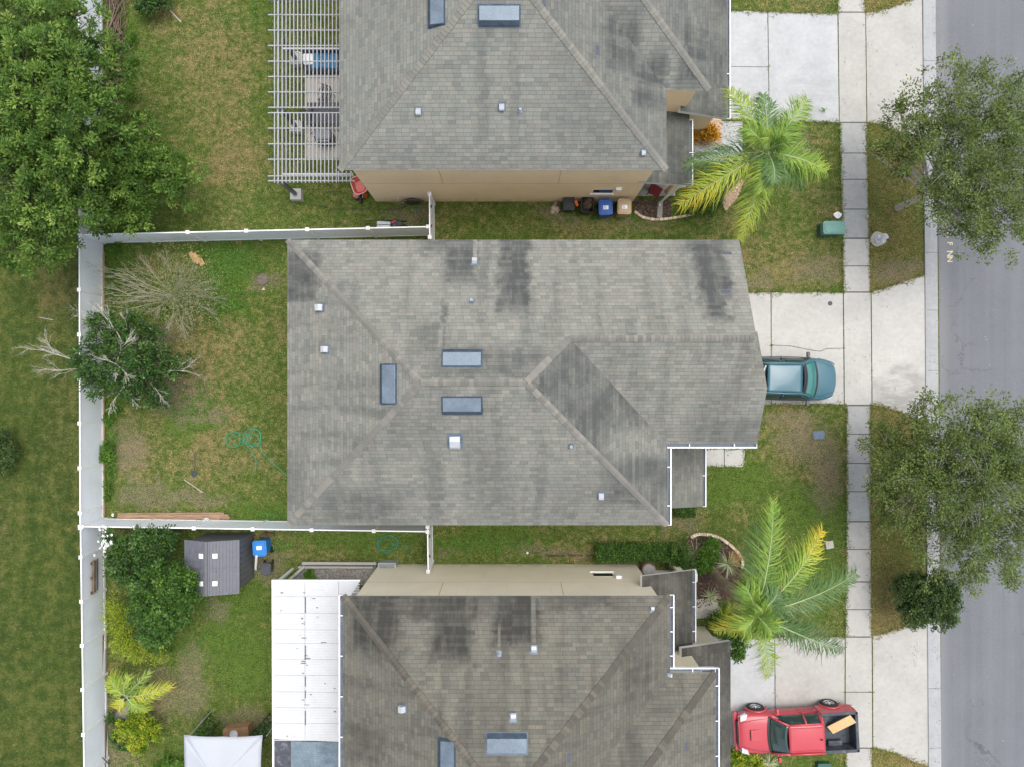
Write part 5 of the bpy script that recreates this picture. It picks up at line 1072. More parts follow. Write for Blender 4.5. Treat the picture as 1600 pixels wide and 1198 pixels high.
        for x_ in (1.62, -1.72): wheel(t, x_, s*.84, .385, .25, 6)
        mr = MB(); mr.prism(rounded(.93, s*1.06, .12, .24, .05), 1.14, 1.32); mr.bar((.98, s*.86, 1.18), (.95, s*.98, 1.2), .06, .05); mr.build('side_mirror', pc, t, world=False, bevel=.03)
        hl = MB(); hl.patch((2.50, s*.80, .975), (2.18, s*.885, 1.0), (2.26, s*.90, .82), (2.57, s*.74, .80), (.03, s*.03, .02), (0, 0, 0), 4, 4); hl.patch((2.50, s*.58, .985), (2.50, s*.80, .975), (2.20, s*.885, 1.0), (2.26, s*.68, 1.045), (0, 0, .01), (0, 0, 0), 3, 3); hl.build('headlight', G['lamp'], t, world=False, solid=.015)
        tl = MB(); tl.box((-2.57, s*.83, .95), (.07, .12, .35)); tl.build('tail_light', G['tail'], t, world=False, bevel=.01)
        sm = MB(); sm.tube([(1.32, s*.74, 1.168), (2.0, s*.66, 1.10), (2.48, s*.52, 1.005)], .007, 4); sm.tube([(-.12, s*.905, 1.1), (-.12, s*.925, .55)], .006, 4); sm.build('panel_seam', G['black'], t, world=False)
        hn = MB(); hn.bar((.02, s*.915, 1.0), (-.1, s*.915, 1.0), .03, .03); hn.bar((-.72, s*.915, 1.0), (-.84, s*.915, 1.0), .03, .03); hn.build('door_handle', pc, t, world=False)
        rr = MB(); rr.tube([(.5, s*.50, 1.705), (-.85, s*.50, 1.73)], .01, 4); rr.build('roof_seam', pc, t, world=False)
    sc = MB(); sc.prism([(2.12, -.24), (2.12, .24), (1.62, .24), (1.62, -.24)], 1.09, 1.165); sc.box((2.12, 0, 1.135), (.03, .42, .04), mi=1); sc.build('bonnet_scoop', [pc, G['black']], t, world=False, bevel=.015)
    g_ = MB(); g_.box((2.58, 0, .80), (.08, 1.1, .2)); 
    for k in range(4): g_.box((2.63, 0, .73+.05*k), (.02, 1.06, .012))
    g_.build('grille', G['black'], t, world=False); g_ = MB(); g_.prism(rounded(2.62, 0, .16, 1.72, .06), .46, .68); g_.build('bumper', pc, t, world=False, bevel=.03)
    g_ = MB(); g_.prism(rounded(-2.66, 0, .14, 1.7, .04), .46, .62); g_.build('bumper', G['galv'], t, world=False, bevel=.02)
    a_ = MB(); a_.bar((-.72, .02, 1.735), (-.80, .0, 1.79), .05, .03); a_.build('antenna', G['black'], t, world=False); return t
pickup()
pl = MB(); a = P(1297, 1140, .9); b = P(1333, 1122, 1.30); pl.bar(a, b, .42, .035, 0); pl.build
tag(pl.build('plywood_board', M_wood('plywood', (196, 160, 108), (226, 196, 150), 6, 0), bevel=.004), 'light plywood board leaning in the bed of the red pickup', 'board')

# ---------------------------------------------------------------- street side bits
def one(name, label, cat, mb, mat, **k): return tag(mb.build(name, mat, **k), label, cat)
u = thing('utility_cabinet', 'green utility cabinet in the lawn beside the pavement', 'utility box', P(1295, 361)); c = P(1295, 361)
G['teal_box'] = simple('green_cabinet', (.12, .27, .235), .5, .12, 5); G['teal_dark'] = simple('green_cabinet_base', (.025, .10, .075), .5, .12, 5)
m = MB(); m.prism(rounded(c.x-.07, c.y, .98, .56, .08), 0, .42); m.build('base', G['teal_dark'], u, bevel=.02)
m = MB(); m.prism(rounded(c.x-.07, c.y, 1.0, .58, .1), .42, .72); m.prism(rounded(c.x-.07, c.y, .86, .44, .1), .72, .75); m.build('cover', G['teal_box'], u, bevel=.04)
m = MB(); c = P(1308, 337); m.prism([(c.x+.19*math.cos(a)*(1+.15*math.sin(3*a)), c.y+.15*math.sin(a)*(1+.1*math.cos(4*a))) for a in [k*.5236 for k in range(12)]], 0, .07); m.box((c.x+.1, c.y, .08), (.1, .09, .05)); one('marker_stone', 'white marker stone at the pavement edge above the green cabinet', 'stone', m, G['white_metal'], bevel=.01)
h = thing('fire_hydrant', 'silver-white fire hydrant on a concrete pad in the verge', 'fire hydrant', P(1373, 374)); c = P(1372, 374); G['hyd'] = simple('hydrant_paint', (.62, .64, .68), .4, .1, 8)
m = MB(); m.prism([(c.x+.36*math.cos(a)*(1+.1*math.sin(2.3*a)), c.y+.34*math.sin(a)*(1+.1*math.cos(3*a))) for a in [k*.3927 for k in range(16)]], 0, .05); m.build('pad', G['pad'], h, bevel=.01)
m = MB(); m.lathe((c.x, c.y, .05), [(.17, 0), (.17, .04), (.11, .05), (.105, .48), (.14, .50), (.14, .54), (.12, .56), (.10, .64), (.05, .70), (.03, .71), (.03, .76)], 18); m.build('barrel', G['hyd'], h, smooth=False)
for s in (1, -1): m = MB(); m.cyl((c.x+s*.1, c.y, .42), .055, s*.1, 10, axis='X'); m.cyl((c.x+s*.19, c.y, .42), .065, s*.05, 6, axis='X'); m.build('outlet_cap', G['hyd'], h)
m = MB(); m.cyl((c.x, c.y-.2, .36), .085, .14, 10, axis='Y'); m.cyl((c.x, c.y-.24, .36), .09, .05, 6, axis='Y'); m.build('pumper_cap', G['hyd'], h)
m = MB(); c = P(1279, 679); m.box((c.x, c.y, .02), (.52, .38, .05), R(4)); one('meter_lid', 'blue-grey rectangular meter lid set in the middle front lawn', 'meter lid', m, simple('meter_lid', (.12, .16, .23), .6, .2, 9), bevel=.01)
m = MB(); c = P(1296.5, 474.5); m.cyl((c.x, c.y, .03), .105, .008, 24); m.cyl((c.x, c.y, .034), .05, .01, 16); one('cleanout_cap', 'round dark cleanout cap in the middle driveway', 'drain cover', m, simple('cast_iron', (.07, .07, .075), .7, .2, 20))
m = MB(); c = P(1295, 850); m.box((c.x, c.y, .05), (.36, .34, .12), R(10)); m.box((c.x, c.y+.02, .12), (.14, .1, .03), R(10)); one('ground_box', 'small white utility box on the lawn by the orange palm frond', 'utility box', m, G['pad'], bevel=.012)
m = MB()
for k in range(12):
    y_ = 1003+k*3.3; m.cyl((P(1432+4*math.sin(k*1.9), y_)[0]-.1*(k % 3), P(0, y_)[1], .031), .018, .004, 8)
tag(m.build('oil_spots', G['black']), kind='structure')
# white strips and sticks
def stick(label, a, b, w_, mat, name='stick'): m = MB(); m.bar(P(*a, .05), P(*b, .04), w_, .02); one(name, label, 'stick', m, mat)
stick('thin pale strip lying on the lawn beside the shovel', (288, 749), (317, 769), .028, G['pad'])
stick('short white stick on the lawn of the tan house', (264, 15), (283, 35), .045, G['pad'])
stick('pale stick lying on the open field left of the rear fence', (61, 496), (83, 500), .025, G['pad'])
m = MB()
c = P(307, 404, .06)
for k, (dx, dy, z, rz) in enumerate([(-.17, .06, .05, -.5), (.0, -.0, .09, -.55), (.17, -.08, .06, -.5)]): m.box((c.x+dx, c.y+dy, z), (.2, .52, .02), R(32)+rz*.1, 0, k/3, ry=.2*(k-1))
one('cardboard', 'flattened piece of tan cardboard on the middle back lawn', 'cardboard', m, M_wood('cardboard', (178, 138, 92), (206, 168, 122), 3))
m = MB(); c = P(410, 437); m.lathe((c.x, c.y, 0), [(.3, 0), (.28, .05), (.22, .08), (.1, .09)], 12); one('tree_stump', 'flat grey tree stump in the middle back lawn', 'stump', m, G['bark'])
m = MB(); c = P(412, 452); m.prism([(c.x-.06, c.y-.05), (c.x+.07, c.y-.04), (c.x+.02, c.y+.07)], 0, .05); one('stone_chip', 'small yellowish stone chip below the grey stump', 'stone', m, G['stonee'])
# shovel
s = thing('shovel', 'black-bladed shovel lying on the middle back lawn', 'shovel', P(303, 735)); m = MB(); m.tube([P(304, 708, .06), P(304.5, 728, .05)], .02, 6); m.bar(P(302, 708, .06), P(308, 708, .06), .03, .03); m.build('handle', G['darkgrey'], s)
m = MB(); c = P(303, 740, .05); m.add([(c.x-.11, c.y+.15, .07), (c.x+.11, c.y+.15, .07), (c.x+.13, c.y-.02, .06), (c.x, c.y-.18, .04), (c.x-.13, c.y-.02, .06)], [(0, 1, 2, 3, 4)]); m.build('blade', simple('shovel_steel', (.05, .07, .08), .35, .3, 8, metallic=.4), s, solid=.01)
# hoses
def hose(name, label, pts, r_, mat):
    P_ = [Vector(p) for p in pts]; out = []
    for i in range(len(P_)-1):
        p0, p1, p2, p3 = P_[max(0, i-1)], P_[i], P_[i+1], P_[min(len(P_)-1, i+2)]
        for k in range(6):
            t = k/6; out.append(.5*((2*p1)+(p2-p0)*t+(2*p0-5*p1+4*p2-p3)*t*t+(3*p1-p0-3*p2+p3)*t**3))
    out.append(P_[-1]); m = MB(); m.tube(out, r_, 6); return one(name, label, 'hose', m, mat, smooth=True)
def circ(px, py, rx, ry, a0, a1, n=9, z=.04, jit=1.5): return [P(px+rx*math.cos(R(a0+(a1-a0)*i/n))+random.uniform(-jit, jit), py+ry*math.sin(R(a0+(a1-a0)*i/n))+random.uniform(-jit, jit), z+.012*(i % 3)) for i in range(n+1)]
G['hose'] = simple('hose_green', (.025, .26, .13), .4, .12, 5); G['hose_b'] = simple('hose_dark_green', (.02, .18, .11), .4, .2, 5)
hose('garden_hose', 'bright green garden hose looped on the middle back lawn', circ(365, 687, 12, 12, 20, 380)+circ(394, 683, 14, 13, 160, 520)+circ(398, 684, 11, 14, 190, 560)+circ(375, 685, 16, 9, 0, 200)+[P(400, 678, .05), P(410, 705, .04), P(432, 728, .04), P(455, 748, .04)], .02, G['hose'])
hose('garden_hose', 'short tail of green hose hanging down the middle back lawn', [P(386, 695, .04), P(395, 708, .04), P(400, 720, .04), P(398, 740, .04)], .018, G['hose'])
hose('garden_hose', 'dark green hose coiled in the narrow side yard beside the cream house', circ(606, 848, 16, 12, 0, 700, 20)+circ(602, 852, 12, 10, 0, 340)+[P(628, 848, .04), P(636, 852, .04), P(639, 862, .04)], .018, G['hose_b'])
# planks and pots
s = thing('timber_stack', 'stack of weathered brown planks beside the white side fence', 'timber', P(270, 808))
for k, (y_, z, x0, x1) in enumerate([(803, .05, 184, 350), (808, .05, 183, 359), (813.5, .05, 184, 356), (805.5, .12, 186, 357), (811, .12, 185, 344)]):
    m = MB(); m.bar(P(x0, y_, z), P(x1, y_+random.uniform(-.7, .7), z), .15, .045, 0, random.random()); m.build('plank', M_wood('plank_%d' % k, (118, 92, 72), (172, 144, 116), 5, 0), s)
p = thing('flower_pot', 'white and blue patterned pot at the end of the timber stack', 'pot', P(327, 813)); c = P(327, 812)
m = MB(); m.lathe((c.x, c.y, 0), [(.10, 0), (.15, .2), (.17, .3), (.14, .3), (.12, .24)], 16); m.build('pot', simple('glazed_pot', (.6, .64, .68), .3, .5, 9), p)
m = MB()
for k in range(7): a = k*.9; m.lathe((c.x+.09*math.cos(a), c.y+.09*math.sin(a), .3), [(.045, 0), (.03, .05), (.01, .06)], 6)
m.build('flowers', G['white_metal'], p)
m = MB(); c = P(313, 814); m.lathe((c.x, c.y, 0), [(.12, 0), (.15, .18), (.13, .18), (.11, .05)], 14); one('flower_pot', 'dark empty pot beside the white patterned pot', 'pot', m, G['darkgrey'])
# scattered white litter / fallen blossom
for i, (px, py, lab) in enumerate([(824, 863, 'small white stone on the soil strip beside the clipped hedge'), (300, 660+0, None), (315, 801, None)]):
    if lab: m = MB(); c = P(px, py); m.lathe((c.x, c.y, 0), [(.06, 0), (.06, .04), (.02, .07)], 7); one('white_stone', lab, 'stone', m, G['white_metal'])
# ---------------------------------------------------------------- wheelie bins
def bin_(label, px, py, rz, col, matname, lab=None, h_=1.05, w_=.6, d_=.66, open_=False, group=None):
    c = P(px, py, h_); c = Vector((c.x, c.y, 0)); mt = simple(matname, col, .42, .1, 5, dirt=.2); t = thing('wheelie_bin', label, 'bin', c, rz, group)
    m = MB(); a = rounded(0, 0, w_*.80, d_*.78, .06); b = rounded(0, 0, w_*.98, d_*.95, .07); n = len(a)
    m.add([(x, y, .06) for x, y in a]+[(x, y, h_-.06) for x, y in b], [(i, (i+1) % n, n+(i+1) % n, n+i) for i in range(n)]+[list(range(n))[::-1]]); m.build('tub', mt, t, world=False)
    if not open_:
        m = MB(); m.prism(rounded(0, 0, w_*1.04, d_*1.02, .09), h_-.07, h_-.02); m.prism(rounded(0, -.02, w_*.86, d_*.78, .09), h_-.02, h_+.015); m.build('lid', mt, t, world=False, bevel=.015)
    else:
        m = MB(); q = rounded(0, 0, w_*1.02, d_*1.0, .08); m.tube([(x, y, h_-.05) for x, y in q+[q[0]]], .022, 6); m.build('rim', mt, t, world=False)
    m = MB(); m.tube([(-w_*.38, d_*.56, h_-.06), (w_*.38, d_*.56, h_-.06)], .018, 6)
    for s in (-1, 1): m.bar((s*w_*.34, d_*.48, h_-.07), (s*w_*.34, d_*.57, h_-.06), .04, .03)
    m.build('handle', mt, t, world=False)
    for s in (-1, 1): m = MB(); m.tube([(s*w_*.36, d_*.42, .12), (s*w_*.46, d_*.42, .12)], [.12, .12], 14); m.build('wheel', G['black'], t, world=False)
    if lab:
        m = MB(); m.prism(rounded(0, -.02, .24, .17, .02), h_+.016, h_+.0195); lo = m.build('label', G['white'], t, world=False)
        m = MB()
        for k in range(5): m.box((-.06+.05*(k % 2), -.075+.028*k, h_+.021), (.16-.03*(k % 3), .012, .002))
        m.build('label_print', lab, lo, world=False)
    return t
G['print'] = simple('label_print_blue', (.1, .25, .5), .5); G['print2'] = simple('label_print_grey', (.3, .32, .36), .5)
gb = None
bin_('blue wheelie bin in the row under the tan wall', 946.5, 324, R(2), (.012, .085, .38), 'bin_blue', G['print'])
bin_('tan wheelie bin at the right end of the row under the tan wall', 976, 323, R(-1), (.42, .30, .17), 'bin_tan', G['print'])
bin_('black wheelie bin without a lid, full of cuttings, left of the blue bin', 918, 320, R(-3), (.02, .022, .026), 'bin_black', None, .85, .54, .66, True)
bin_('black lidded bin at the left end of the row of bins', 889, 318, 0, (.016, .018, .024), 'bin_black_lid', None, .8, .52, .6)
bin_('bright blue wheelie bin standing by the grey shed', 405, 856, R(184), (.02, .20, .56), 'bin_blue_light', G['print2'], .95, .6, .66)
bin_('small dark grey bin below the blue bin by the shed', 414.5, 889, R(2), (.055, .057, .07), 'bin_grey', None, .6, .46, .5)
m = MB(); c = P(919, 318, .7)
for k in range(60): d = Vector((random.gauss(0, 1), random.gauss(0, 1), random.gauss(0, .3))).normalized()*.16; e = c+Vector((random.uniform(-.16, .16), random.uniform(-.2, .2), random.uniform(-.05, .08))); m.tube([e-d, e+d], [.01, .005], 4, 0, random.random())
one('yard_cuttings', 'brown twig cuttings inside the black wheelie bin without a lid', 'cuttings', m, G['brush'])
m = MB()
for k, (dx, dy, r_) in enumerate([(0, .1, .13), (-.06, -.05, .15), (.08, -.1, .16), (-.1, -.22, .12), (.05, .2, .08), (-.02, -.28, .1)]):
    c = P(867, 325); m.lathe((c.x+dx, c.y+dy, 0), [(r_, 0), (r_*1.05, .1), (r_*.7, .22), (r_*.2, .27)], 7, 0, random.random())
one('rubble_sack', 'crumpled tan sack on the grass left of the bins', 'sack', m, M_tint('sack', [(120, 104, 86), (160, 142, 122), (190, 176, 158)]), bevel=.02)
s = thing('edging_tool', 'orange and black garden tool between the two black bins', 'garden tool', P(903, 320)); m = MB(); m.tube([P(903, 335, .1), P(898, 312, 1.0)], .015, 6); m.build('shaft', G['darkgrey'], s); m = MB(); m.bar(P(899, 314, .98), P(902, 322, .8), .13, .1); m.build('motor', simple('orange_plastic', (.6, .12, .02), .4), s, bevel=.02)
# ---------------------------------------------------------------- porch and bed of the tan house
def gravel(name, label, poly, mat, n, r0, r1, cat='gravel', z=.02):
    xs = [p[0] for p in poly]; ys_ = [p[1] for p in poly]; m = MB(); m.prism(PX(poly), -.05, z, 0, .3); k = 0
    while k < n:
        x = random.uniform(min(xs), max(xs)); y = random.uniform(min(ys_), max(ys_))
        if inpoly(np.array([x]), np.array([y]), poly)[0]:
            c = P(x, y); a = random.uniform(0, 3); r_ = random.uniform(r0, r1); m.box((c.x, c.y, z+.01), (r_*2, r_*1.3, r_), a, 0, random.random(), random.uniform(-.4, .4)); k += 1
    o = m.build(name, mat); return tag(o, label, cat, kind='stuff')
gravel('mulch', 'brown bark mulch bed beside the tan house porch', BEDS[0], G['mulch'], 700, .015, .04)
gravel('gravel', 'pale gravel bed with croton plant by the tan house porch', BEDS[1], G['grav'], 800, .015, .035)
gravel('gravel', 'pale gravel strip at the foot of the top palm', BEDS[2], G['grav'], 600, .015, .035)
gravel('mulch', 'dark mulch bed behind the curved stone edging', BEDS[3], G['mulch'], 1500, .02, .045)
def edging(name, label, pts, n, w_, hgt, mat=None):
    t = thing(name, label, 'edging', P(*pts[len(pts)//2])); P_ = [P(*p) for p in pts]; L = [0]
    for a, b in zip(P_, P_[1:]): L.append(L[-1]+(b-a).length)
    m = MB()
    for i in range(n):
        s0 = L[-1]*(i+.05)/n; s1 = L[-1]*(i+.95)/n
        def at(s):
            for k in range(len(L)-1):
                if s <= L[k+1]: return P_[k].lerp(P_[k+1], (s-L[k])/(L[k+1]-L[k]))
            return P_[-1]
        a, b = at(s0), at(s1); m.bar(a+Vector((0, 0, hgt/2)), b+Vector((0, 0, hgt/2)), w_*random.uniform(.85, 1.1), hgt*random.uniform(.8, 1.1), 0, random.random())
    m.build('stones', mat or G['stonee'], t, bevel=.012); return t
edging('stone_edging', 'pale stone edging curving below the porch of the tan house', [(991, 331), (1003, 340), (1020, 344), (1040, 343), (1060, 340), (1085, 335)], 14, .12, .1)
edging('stone_edging', 'curved pale stone edging around the palm bed of the cream house', [(1078, 838), (1090, 833), (1108, 834), (1125, 839), (1140, 850), (1152, 862), (1160, 876), (1158, 886)], 26, .13, .16)
edging('stone_edging', 'row of small dark edging stones on the soil beside the clipped hedge', [(850, 868), (880, 866.5), (924, 867)], 16, .07, .06, G['mulch'])
def chair(label, px, py, rz, mat, name='porch_chair'):
    t = thing(name, label, 'chair', P(px, py)+Vector((0, 0, .1)), rz); m = MB(); m.box((0, 0, .42), (.5, .48, .06)); m.build('seat', mat, t, world=False, bevel=.02)
    m = MB(); m.box((-.27, 0, .72), (.06, .48, .6), 0, rx=0, ry=-.15); m.build('backrest', mat, t, world=False, bevel=.02)
    for sx in (-1, 1):
        for sy in (-1, 1): m = MB(); m.tube([(sx*.21, sy*.2, .4), (sx*.25, sy*.22, 0)], .018, 6); m.build('leg', G['black'], t, world=False)
    return t
chair('grey porch chair in the shade of the tan house porch roof', 1001, 301, R(-35), simple('chair_grey', (.3, .32, .31), .7))
chair('dark red porch chair under the tan house porch roof', 1021, 303, R(-30), simple('chair_red', (.16, .01, .015), .7))
s = thing('hose_pot', 'round grey pot wrapped with dark red hose at the cream house porch', 'pot', P(1010, 884)); c = P(1010, 885)
m = MB(); m.lathe((c.x, c.y, .1), [(.24, 0), (.31, .3), (.31, .5), (.27, .58), (.1, .62)], 20); m.build('pot', G['block'], s, smooth=False)
for z, r_ in ((.5, .32), (.58, .3)): m = MB(); m.tube([(c.x+r_*math.cos(a*.4)*1.02, c.y+.05+r_*math.sin(a*.4), z) for a in range(17)], .018, 6, cap=False); m.build('hose', simple('hose_red', (.15, .03, .03), .5), s)
m = MB(); m.prism(PX([(1088, 935), (1120, 933), (1126, 962), (1088, 966)]), -.05, .035); tag(m.build('walkway', G['pad'], bevel=.01), kind='structure')
m = MB(); m.prism(PX([(1058, 228), (1127, 228), (1127, 190), (1160, 190), (1160, 252), (1058, 252)]), -.05, .03); tag(m.build('walkway', G['conc_blue'], bevel=.01), kind='structure')
m = MB(); m.bar(P(1163, 962, .1), P(1163, 985, .1), .16, .2); one('low_block', 'short pale concrete block at the end of the cream house walkway', 'block', m, G['conc'], bevel=.01)
# ---------------------------------------------------------------- side yard of the tan house
s = thing('hose_reel', 'dark round hose reel on the tan wall beside the gate', 'hose reel', P(645, 314)); c = P(646.5, 315.5)
m = MB(); m.cyl((c.x, c.y+.06, .55), .30, -.04, 24, axis='Y'); m.cyl((c.x, c.y-.14, .55), .30, -.04, 24, axis='Y'); m.build('flange', simple('reel_brown', (.04, .035, .03), .5), s)
m = MB(); m.tube([(c.x+(.18+.01*k)*math.cos(k*.5), c.y-.04-.002*k, .55+(.18+.002*k)*math.sin(k*.5)) for k in range(40)], .014, 6); m.build('hose', simple('reel_hose', (.05, .06, .05), .5), s)
m = MB(); m.bar((c.x-.3, c.y-.05, .3), (c.x-.55, c.y-.1, .1), .03, .03); m.cyl((c.x-.62, c.y-.02, .5), .03, .06, 8); m.build('tap', G['galv'], s)
hose('garden_hose', 'black hose trailing from the reel across the side lawn of the tan house', [P(640, 320, .1), P(625, 326, .03), P(600, 328, .03), P(560, 326, .03), P(525, 327, .03), P(490, 320, .03)], .012, G['black'])
hose('garden_hose', 'loose dark coils of hose on the soil below the reel', circ(650, 324, 6, 5, 0, 600, 14), .012, G['hose_b'])
s = thing('lawn_mower', 'white and black lawn mower lying against the side fence of the tan house', 'lawn mower', P(612, 352)); 
m = MB(); m.box(P(600, 353, .3), (.62, .36, .3), R(-4)); m.build('grass_box', simple('mower_box', (.5, .54, .58), .5), s, bevel=.05)
m = MB(); m.box(P(620, 351, .28), (.36, .4, .3), R(-15)); m.cyl(P(624, 350, .4), .13, .12, 14); m.build('engine', G['black'], s, bevel=.03)
m = MB(); m.box(P(615, 347, .45), (.2, .06, .06), R(25)); m.build('lever', simple('mower_red', (.5, .03, .03), .4), s)
m = MB(); m.tube([P(618, 346, .3), P(590, 344, .6), P(570, 346, .8)], .014, 6); m.tube([P(622, 352, .3), P(594, 351, .6), P(572, 350, .8)], .014, 6); m.tube([P(570, 346, .8), P(572, 350, .8)], .014, 6); m.build('handle', G['black'], s)
for px, py in ((632, 347), (633, 354), (608, 346)): m = MB(); q = P(px, py, .1); m.cyl(q, .1, .05, 14, axis='Y'); m.build('wheel', G['black'], s)
s = thing('wheelbarrow', 'coral red wheelbarrow leaning at the corner of the tan house', 'wheelbarrow', P(563, 295)); red = simple('barrow_red', (.62, .13, .10), .4, .2, 6)
a = P(561, 290, .55); m = MB(); prof = rounded(0, 0, .62, .8, .22, 5, R(20)); n = len(prof)
m.add([(a.x+x, a.y+y, .62) for x, y in prof]+[(a.x+x*.6, a.y+y*.6, .36) for x, y in prof], [(i, (i+1) % n, n+(i+1) % n, n+i) for i in range(n)]+[list(range(n, 2*n))]); m.build('tray', red, s, solid=.012)
m = MB(); q = [(a.x+x*1.02, a.y+y*1.02, .625) for x, y in prof]; m.tube(q+[q[0]], .02, 6); m.build('tray_rim', simple('barrow_rim', (.75, .5, .45), .4), s)
for sx in (-.16, .16): m = MB(); m.tube([(a.x+sx*.6, a.y-.5, .25), (a.x+sx, a.y, .38), (a.x+sx*1.5-.1, a.y+.65, .62)], .017, 6); m.build('handle', G['galv'], s)
m = MB(); m.cyl((a.x-.03, a.y-.55, .2), .19, .09, 18, axis='X'); m.build('wheel', G['tyre'], s)
s = thing('toy_ball_pump', 'pink round tank with black base on the grass below the wheelbarrow', 'tank', P(559, 308)); c = P(559, 308)
m = MB(); m.lathe((c.x, c.y+.02, .12), [(.1, 0), (.16, .08), (.17, .18), (.12, .28), (.04, .32)], 16); m.build('tank', simple('pink_plastic', (.66, .2, .2), .4, .2), s, smooth=True); m = MB(); m.cyl((c.x, c.y, 0), .17, .13, 14); m.build('base', G['black'], s)
m = MB(); c = P(570, 305); m.lathe((c.x, c.y, 0), [(.14, 0), (.06, .2), (.03, .34), (.02, .36)], 12); one('traffic_cone', 'small orange cone beside the pink tank', 'cone', m, simple('cone_orange', (.65, .12, .02), .5))
# ---------------------------------------------------------------- pergola and patio of the tan house
t = thing('pergola', 'white slatted pergola built against the back of the tan house', 'pergola', P(478, 150)); ph = 2.5; G['perg'] = simple('pergola_white', (.36, .37, .39), .6, .08, 5, dirt=.25); G['perg2'] = simple('pergola_beam', (.30, .32, .37), .5, .08, 5)
y0_, y1_ = 283, -150
def sec(ya, yb, xs_, lab):
    m = MB()
    for x in xs_: m.bar(P(x, ya, ph), P(x, yb, ph), .036, .07)
    return m.build('slat', G['perg'], t)
xs1 = [429.2+6.03*k for k in range(17)]
for i, x in enumerate(xs1):
    for ya, yb in ((286, 177), (170, y1_)):
        m = MB(); m.bar(P(x+(3 if ya > 200 else 0)*0, ya, ph), P(x, yb, ph), .036, .07); m.build('slat', G['perg'], t)
for k in range(4): m = MB(); x = 529+6.2*k; m.bar(P(x, 285, ph), P(x, 268, ph), .036, .07); m.build('slat', G['perg'], t)
for y in (283, 275.5, 249.5, 225.5, 201, 177, 168.5, 144.5, 120.5, 96.5, 72, 48, 24, 0, -24, -48, -72, -96, -120, -148):
    m = MB(); xe = 553 if y > 265 else 532; m.bar(P(419, y, ph-.075), P(xe, y, ph-.075), .042, .075); m.build('rafter', G['perg'], t)
for y in (272.5, 76.5): m = MB(); m.bar(P(441, y, ph-.02), P(552 if y > 200 else 532, y, ph-.02), .07, .05); m.build('crossbeam', G['perg'], t)
for x in (435, 442): m = MB(); m.bar(P(x, 288, ph-.2), P(x, y1_, ph-.2), .06, .17); m.build('beam', G['perg2'], t)
for (x, y) in ((440.5, 285), (440.5, 172), (440.5, 60), (440.5, -60)):
    b = P(x, y, ph-.2); b0 = Vector((b.x, b.y, 0))
    m = MB(); m.box((b.x, b.y, (ph-.2)/2), (.14, .14, ph-.3)); m.build('post', simple('post_dark', (.10, .105, .12), .5, .1), t)
    m = MB(); m.box((b.x, b.y, .2), (.5, .5, .4)); m.build('footing', G['conc'], t, bevel=.01)
m = MB(); m.prism(PX(BEDS[4]), -.05, .05); m.prism(PX([(478, 248), (528, 248), (640, 240), (640, 118), (528, 118)]), -.05, .048); tag(m.build('patio', G['pad']), kind='structure')
def seat_slats(mb, w_, d_, z, n=6):
    for k in range(n): mb.box((-w_/2+w_*(k+.5)/n, 0, z), (w_/n*.7, d_, .02))
def patio_chair(label, px, py, rz):
    t = thing('patio_chair', label, 'chair', P(px, py)+Vector((0, 0, .05)), rz, 'black patio chairs under the pergola'); m = MB(); seat_slats(m, .5, .5, .43); m.build('seat', G['black'], t, world=False)
    m = MB()
    for k in range(6): m.bar((-.22+.088*k, -.25, .45), (-.22+.088*k, -.34, .95), .05, .015)
    m.bar((-.26, -.34, .95), (.26, -.34, .95), .03, .03); m.build('backrest', G['black'], t, world=False)
    for sx in (-1, 1):
        m = MB(); m.bar((sx*.28, -.28, .64), (sx*.28, .22, .64), .04, .02); m.build('armrest', G['black'], t, world=False)
        for sy in (-1, 1): m = MB(); m.tube([(sx*.26, sy*.24, .62 if sy > 0 else .5), (sx*.26, sy*.26, 0)], .016, 6); m.build('leg', G['black'], t, world=False)
    return t
patio_chair('black slatted patio chair under the pergola, upper one by the roof edge', 513, 158, R(160)); patio_chair('black slatted patio chair under the pergola, left of the dark table', 484, 187, R(80))
s = thing('patio_table', 'dark rectangular patio table under the pergola', 'table', P(513, 187)+Vector((0, 0, .05))); m = MB(); m.box((0, 0, .72), (1.5, .95, .04)); m.build('tabletop', simple('table_slate', (.045, .05, .065), .3), s, world=False, bevel=.01)
for sx in (-1, 1):
    for sy in (-1, 1): m = MB(); m.bar((sx*.68, sy*.4, 0), (sx*.68, sy*.4, .7), .04, .04); m.build('leg', G['black'], s, world=False)
s = thing('outdoor_sofa', 'dark outdoor sofa with blue cushions under the pergola', 'sofa', P(508, 103)+Vector((0, 0, .05))); m = MB(); m.box((0, 0, .2), (1.7, .85, .35)); m.box((0, .4, .5), (1.7, .12, .5)); m.build('frame', simple('sofa_rattan', (.05, .055, .075), .7, .3, 12), s, world=False, bevel=.03)
blue = simple('cushion_blue', (.05, .2, .38), .8, .3, 6)
for k in range(3): m = MB(); m.box((-.3+.42*k, .0, .44), (.4, .7, .14)); m.build('cushion', blue, s, world=False, bevel=.05)
m = MB(); m.box((-.62, .05, .47), (.45, .5, .18)); m.build('pillow', G['white'], s, world=False, bevel=.06)
for px, py, lab in ((468, 95, 'white plastic planter at the end of the sofa under the pergola'), ):
    m = MB(); c = P(px, py); m.lathe((c.x, c.y, 0), [(.2, 0), (.28, .32), (.25, .32), (.2, .1)], 10); one('planter', lab, 'planter', m, G['white'])
s = thing('fan_ring', 'thin black wire ring stand on the patio slab below the table', 'ring stand', P(492, 215)+Vector((0, 0, .05))); m = MB()
m.tube([(.45*math.cos(R(a)), .42*math.sin(R(a)), .55) for a in range(0, 361, 15)], .013, 5); m.build('ring', G['black'], s, world=False)
m = MB()
for k in range(6): a = k*1.047; m.tube([(0, 0, .5), (.45*math.cos(a), .42*math.sin(a), .55)], .009, 4)
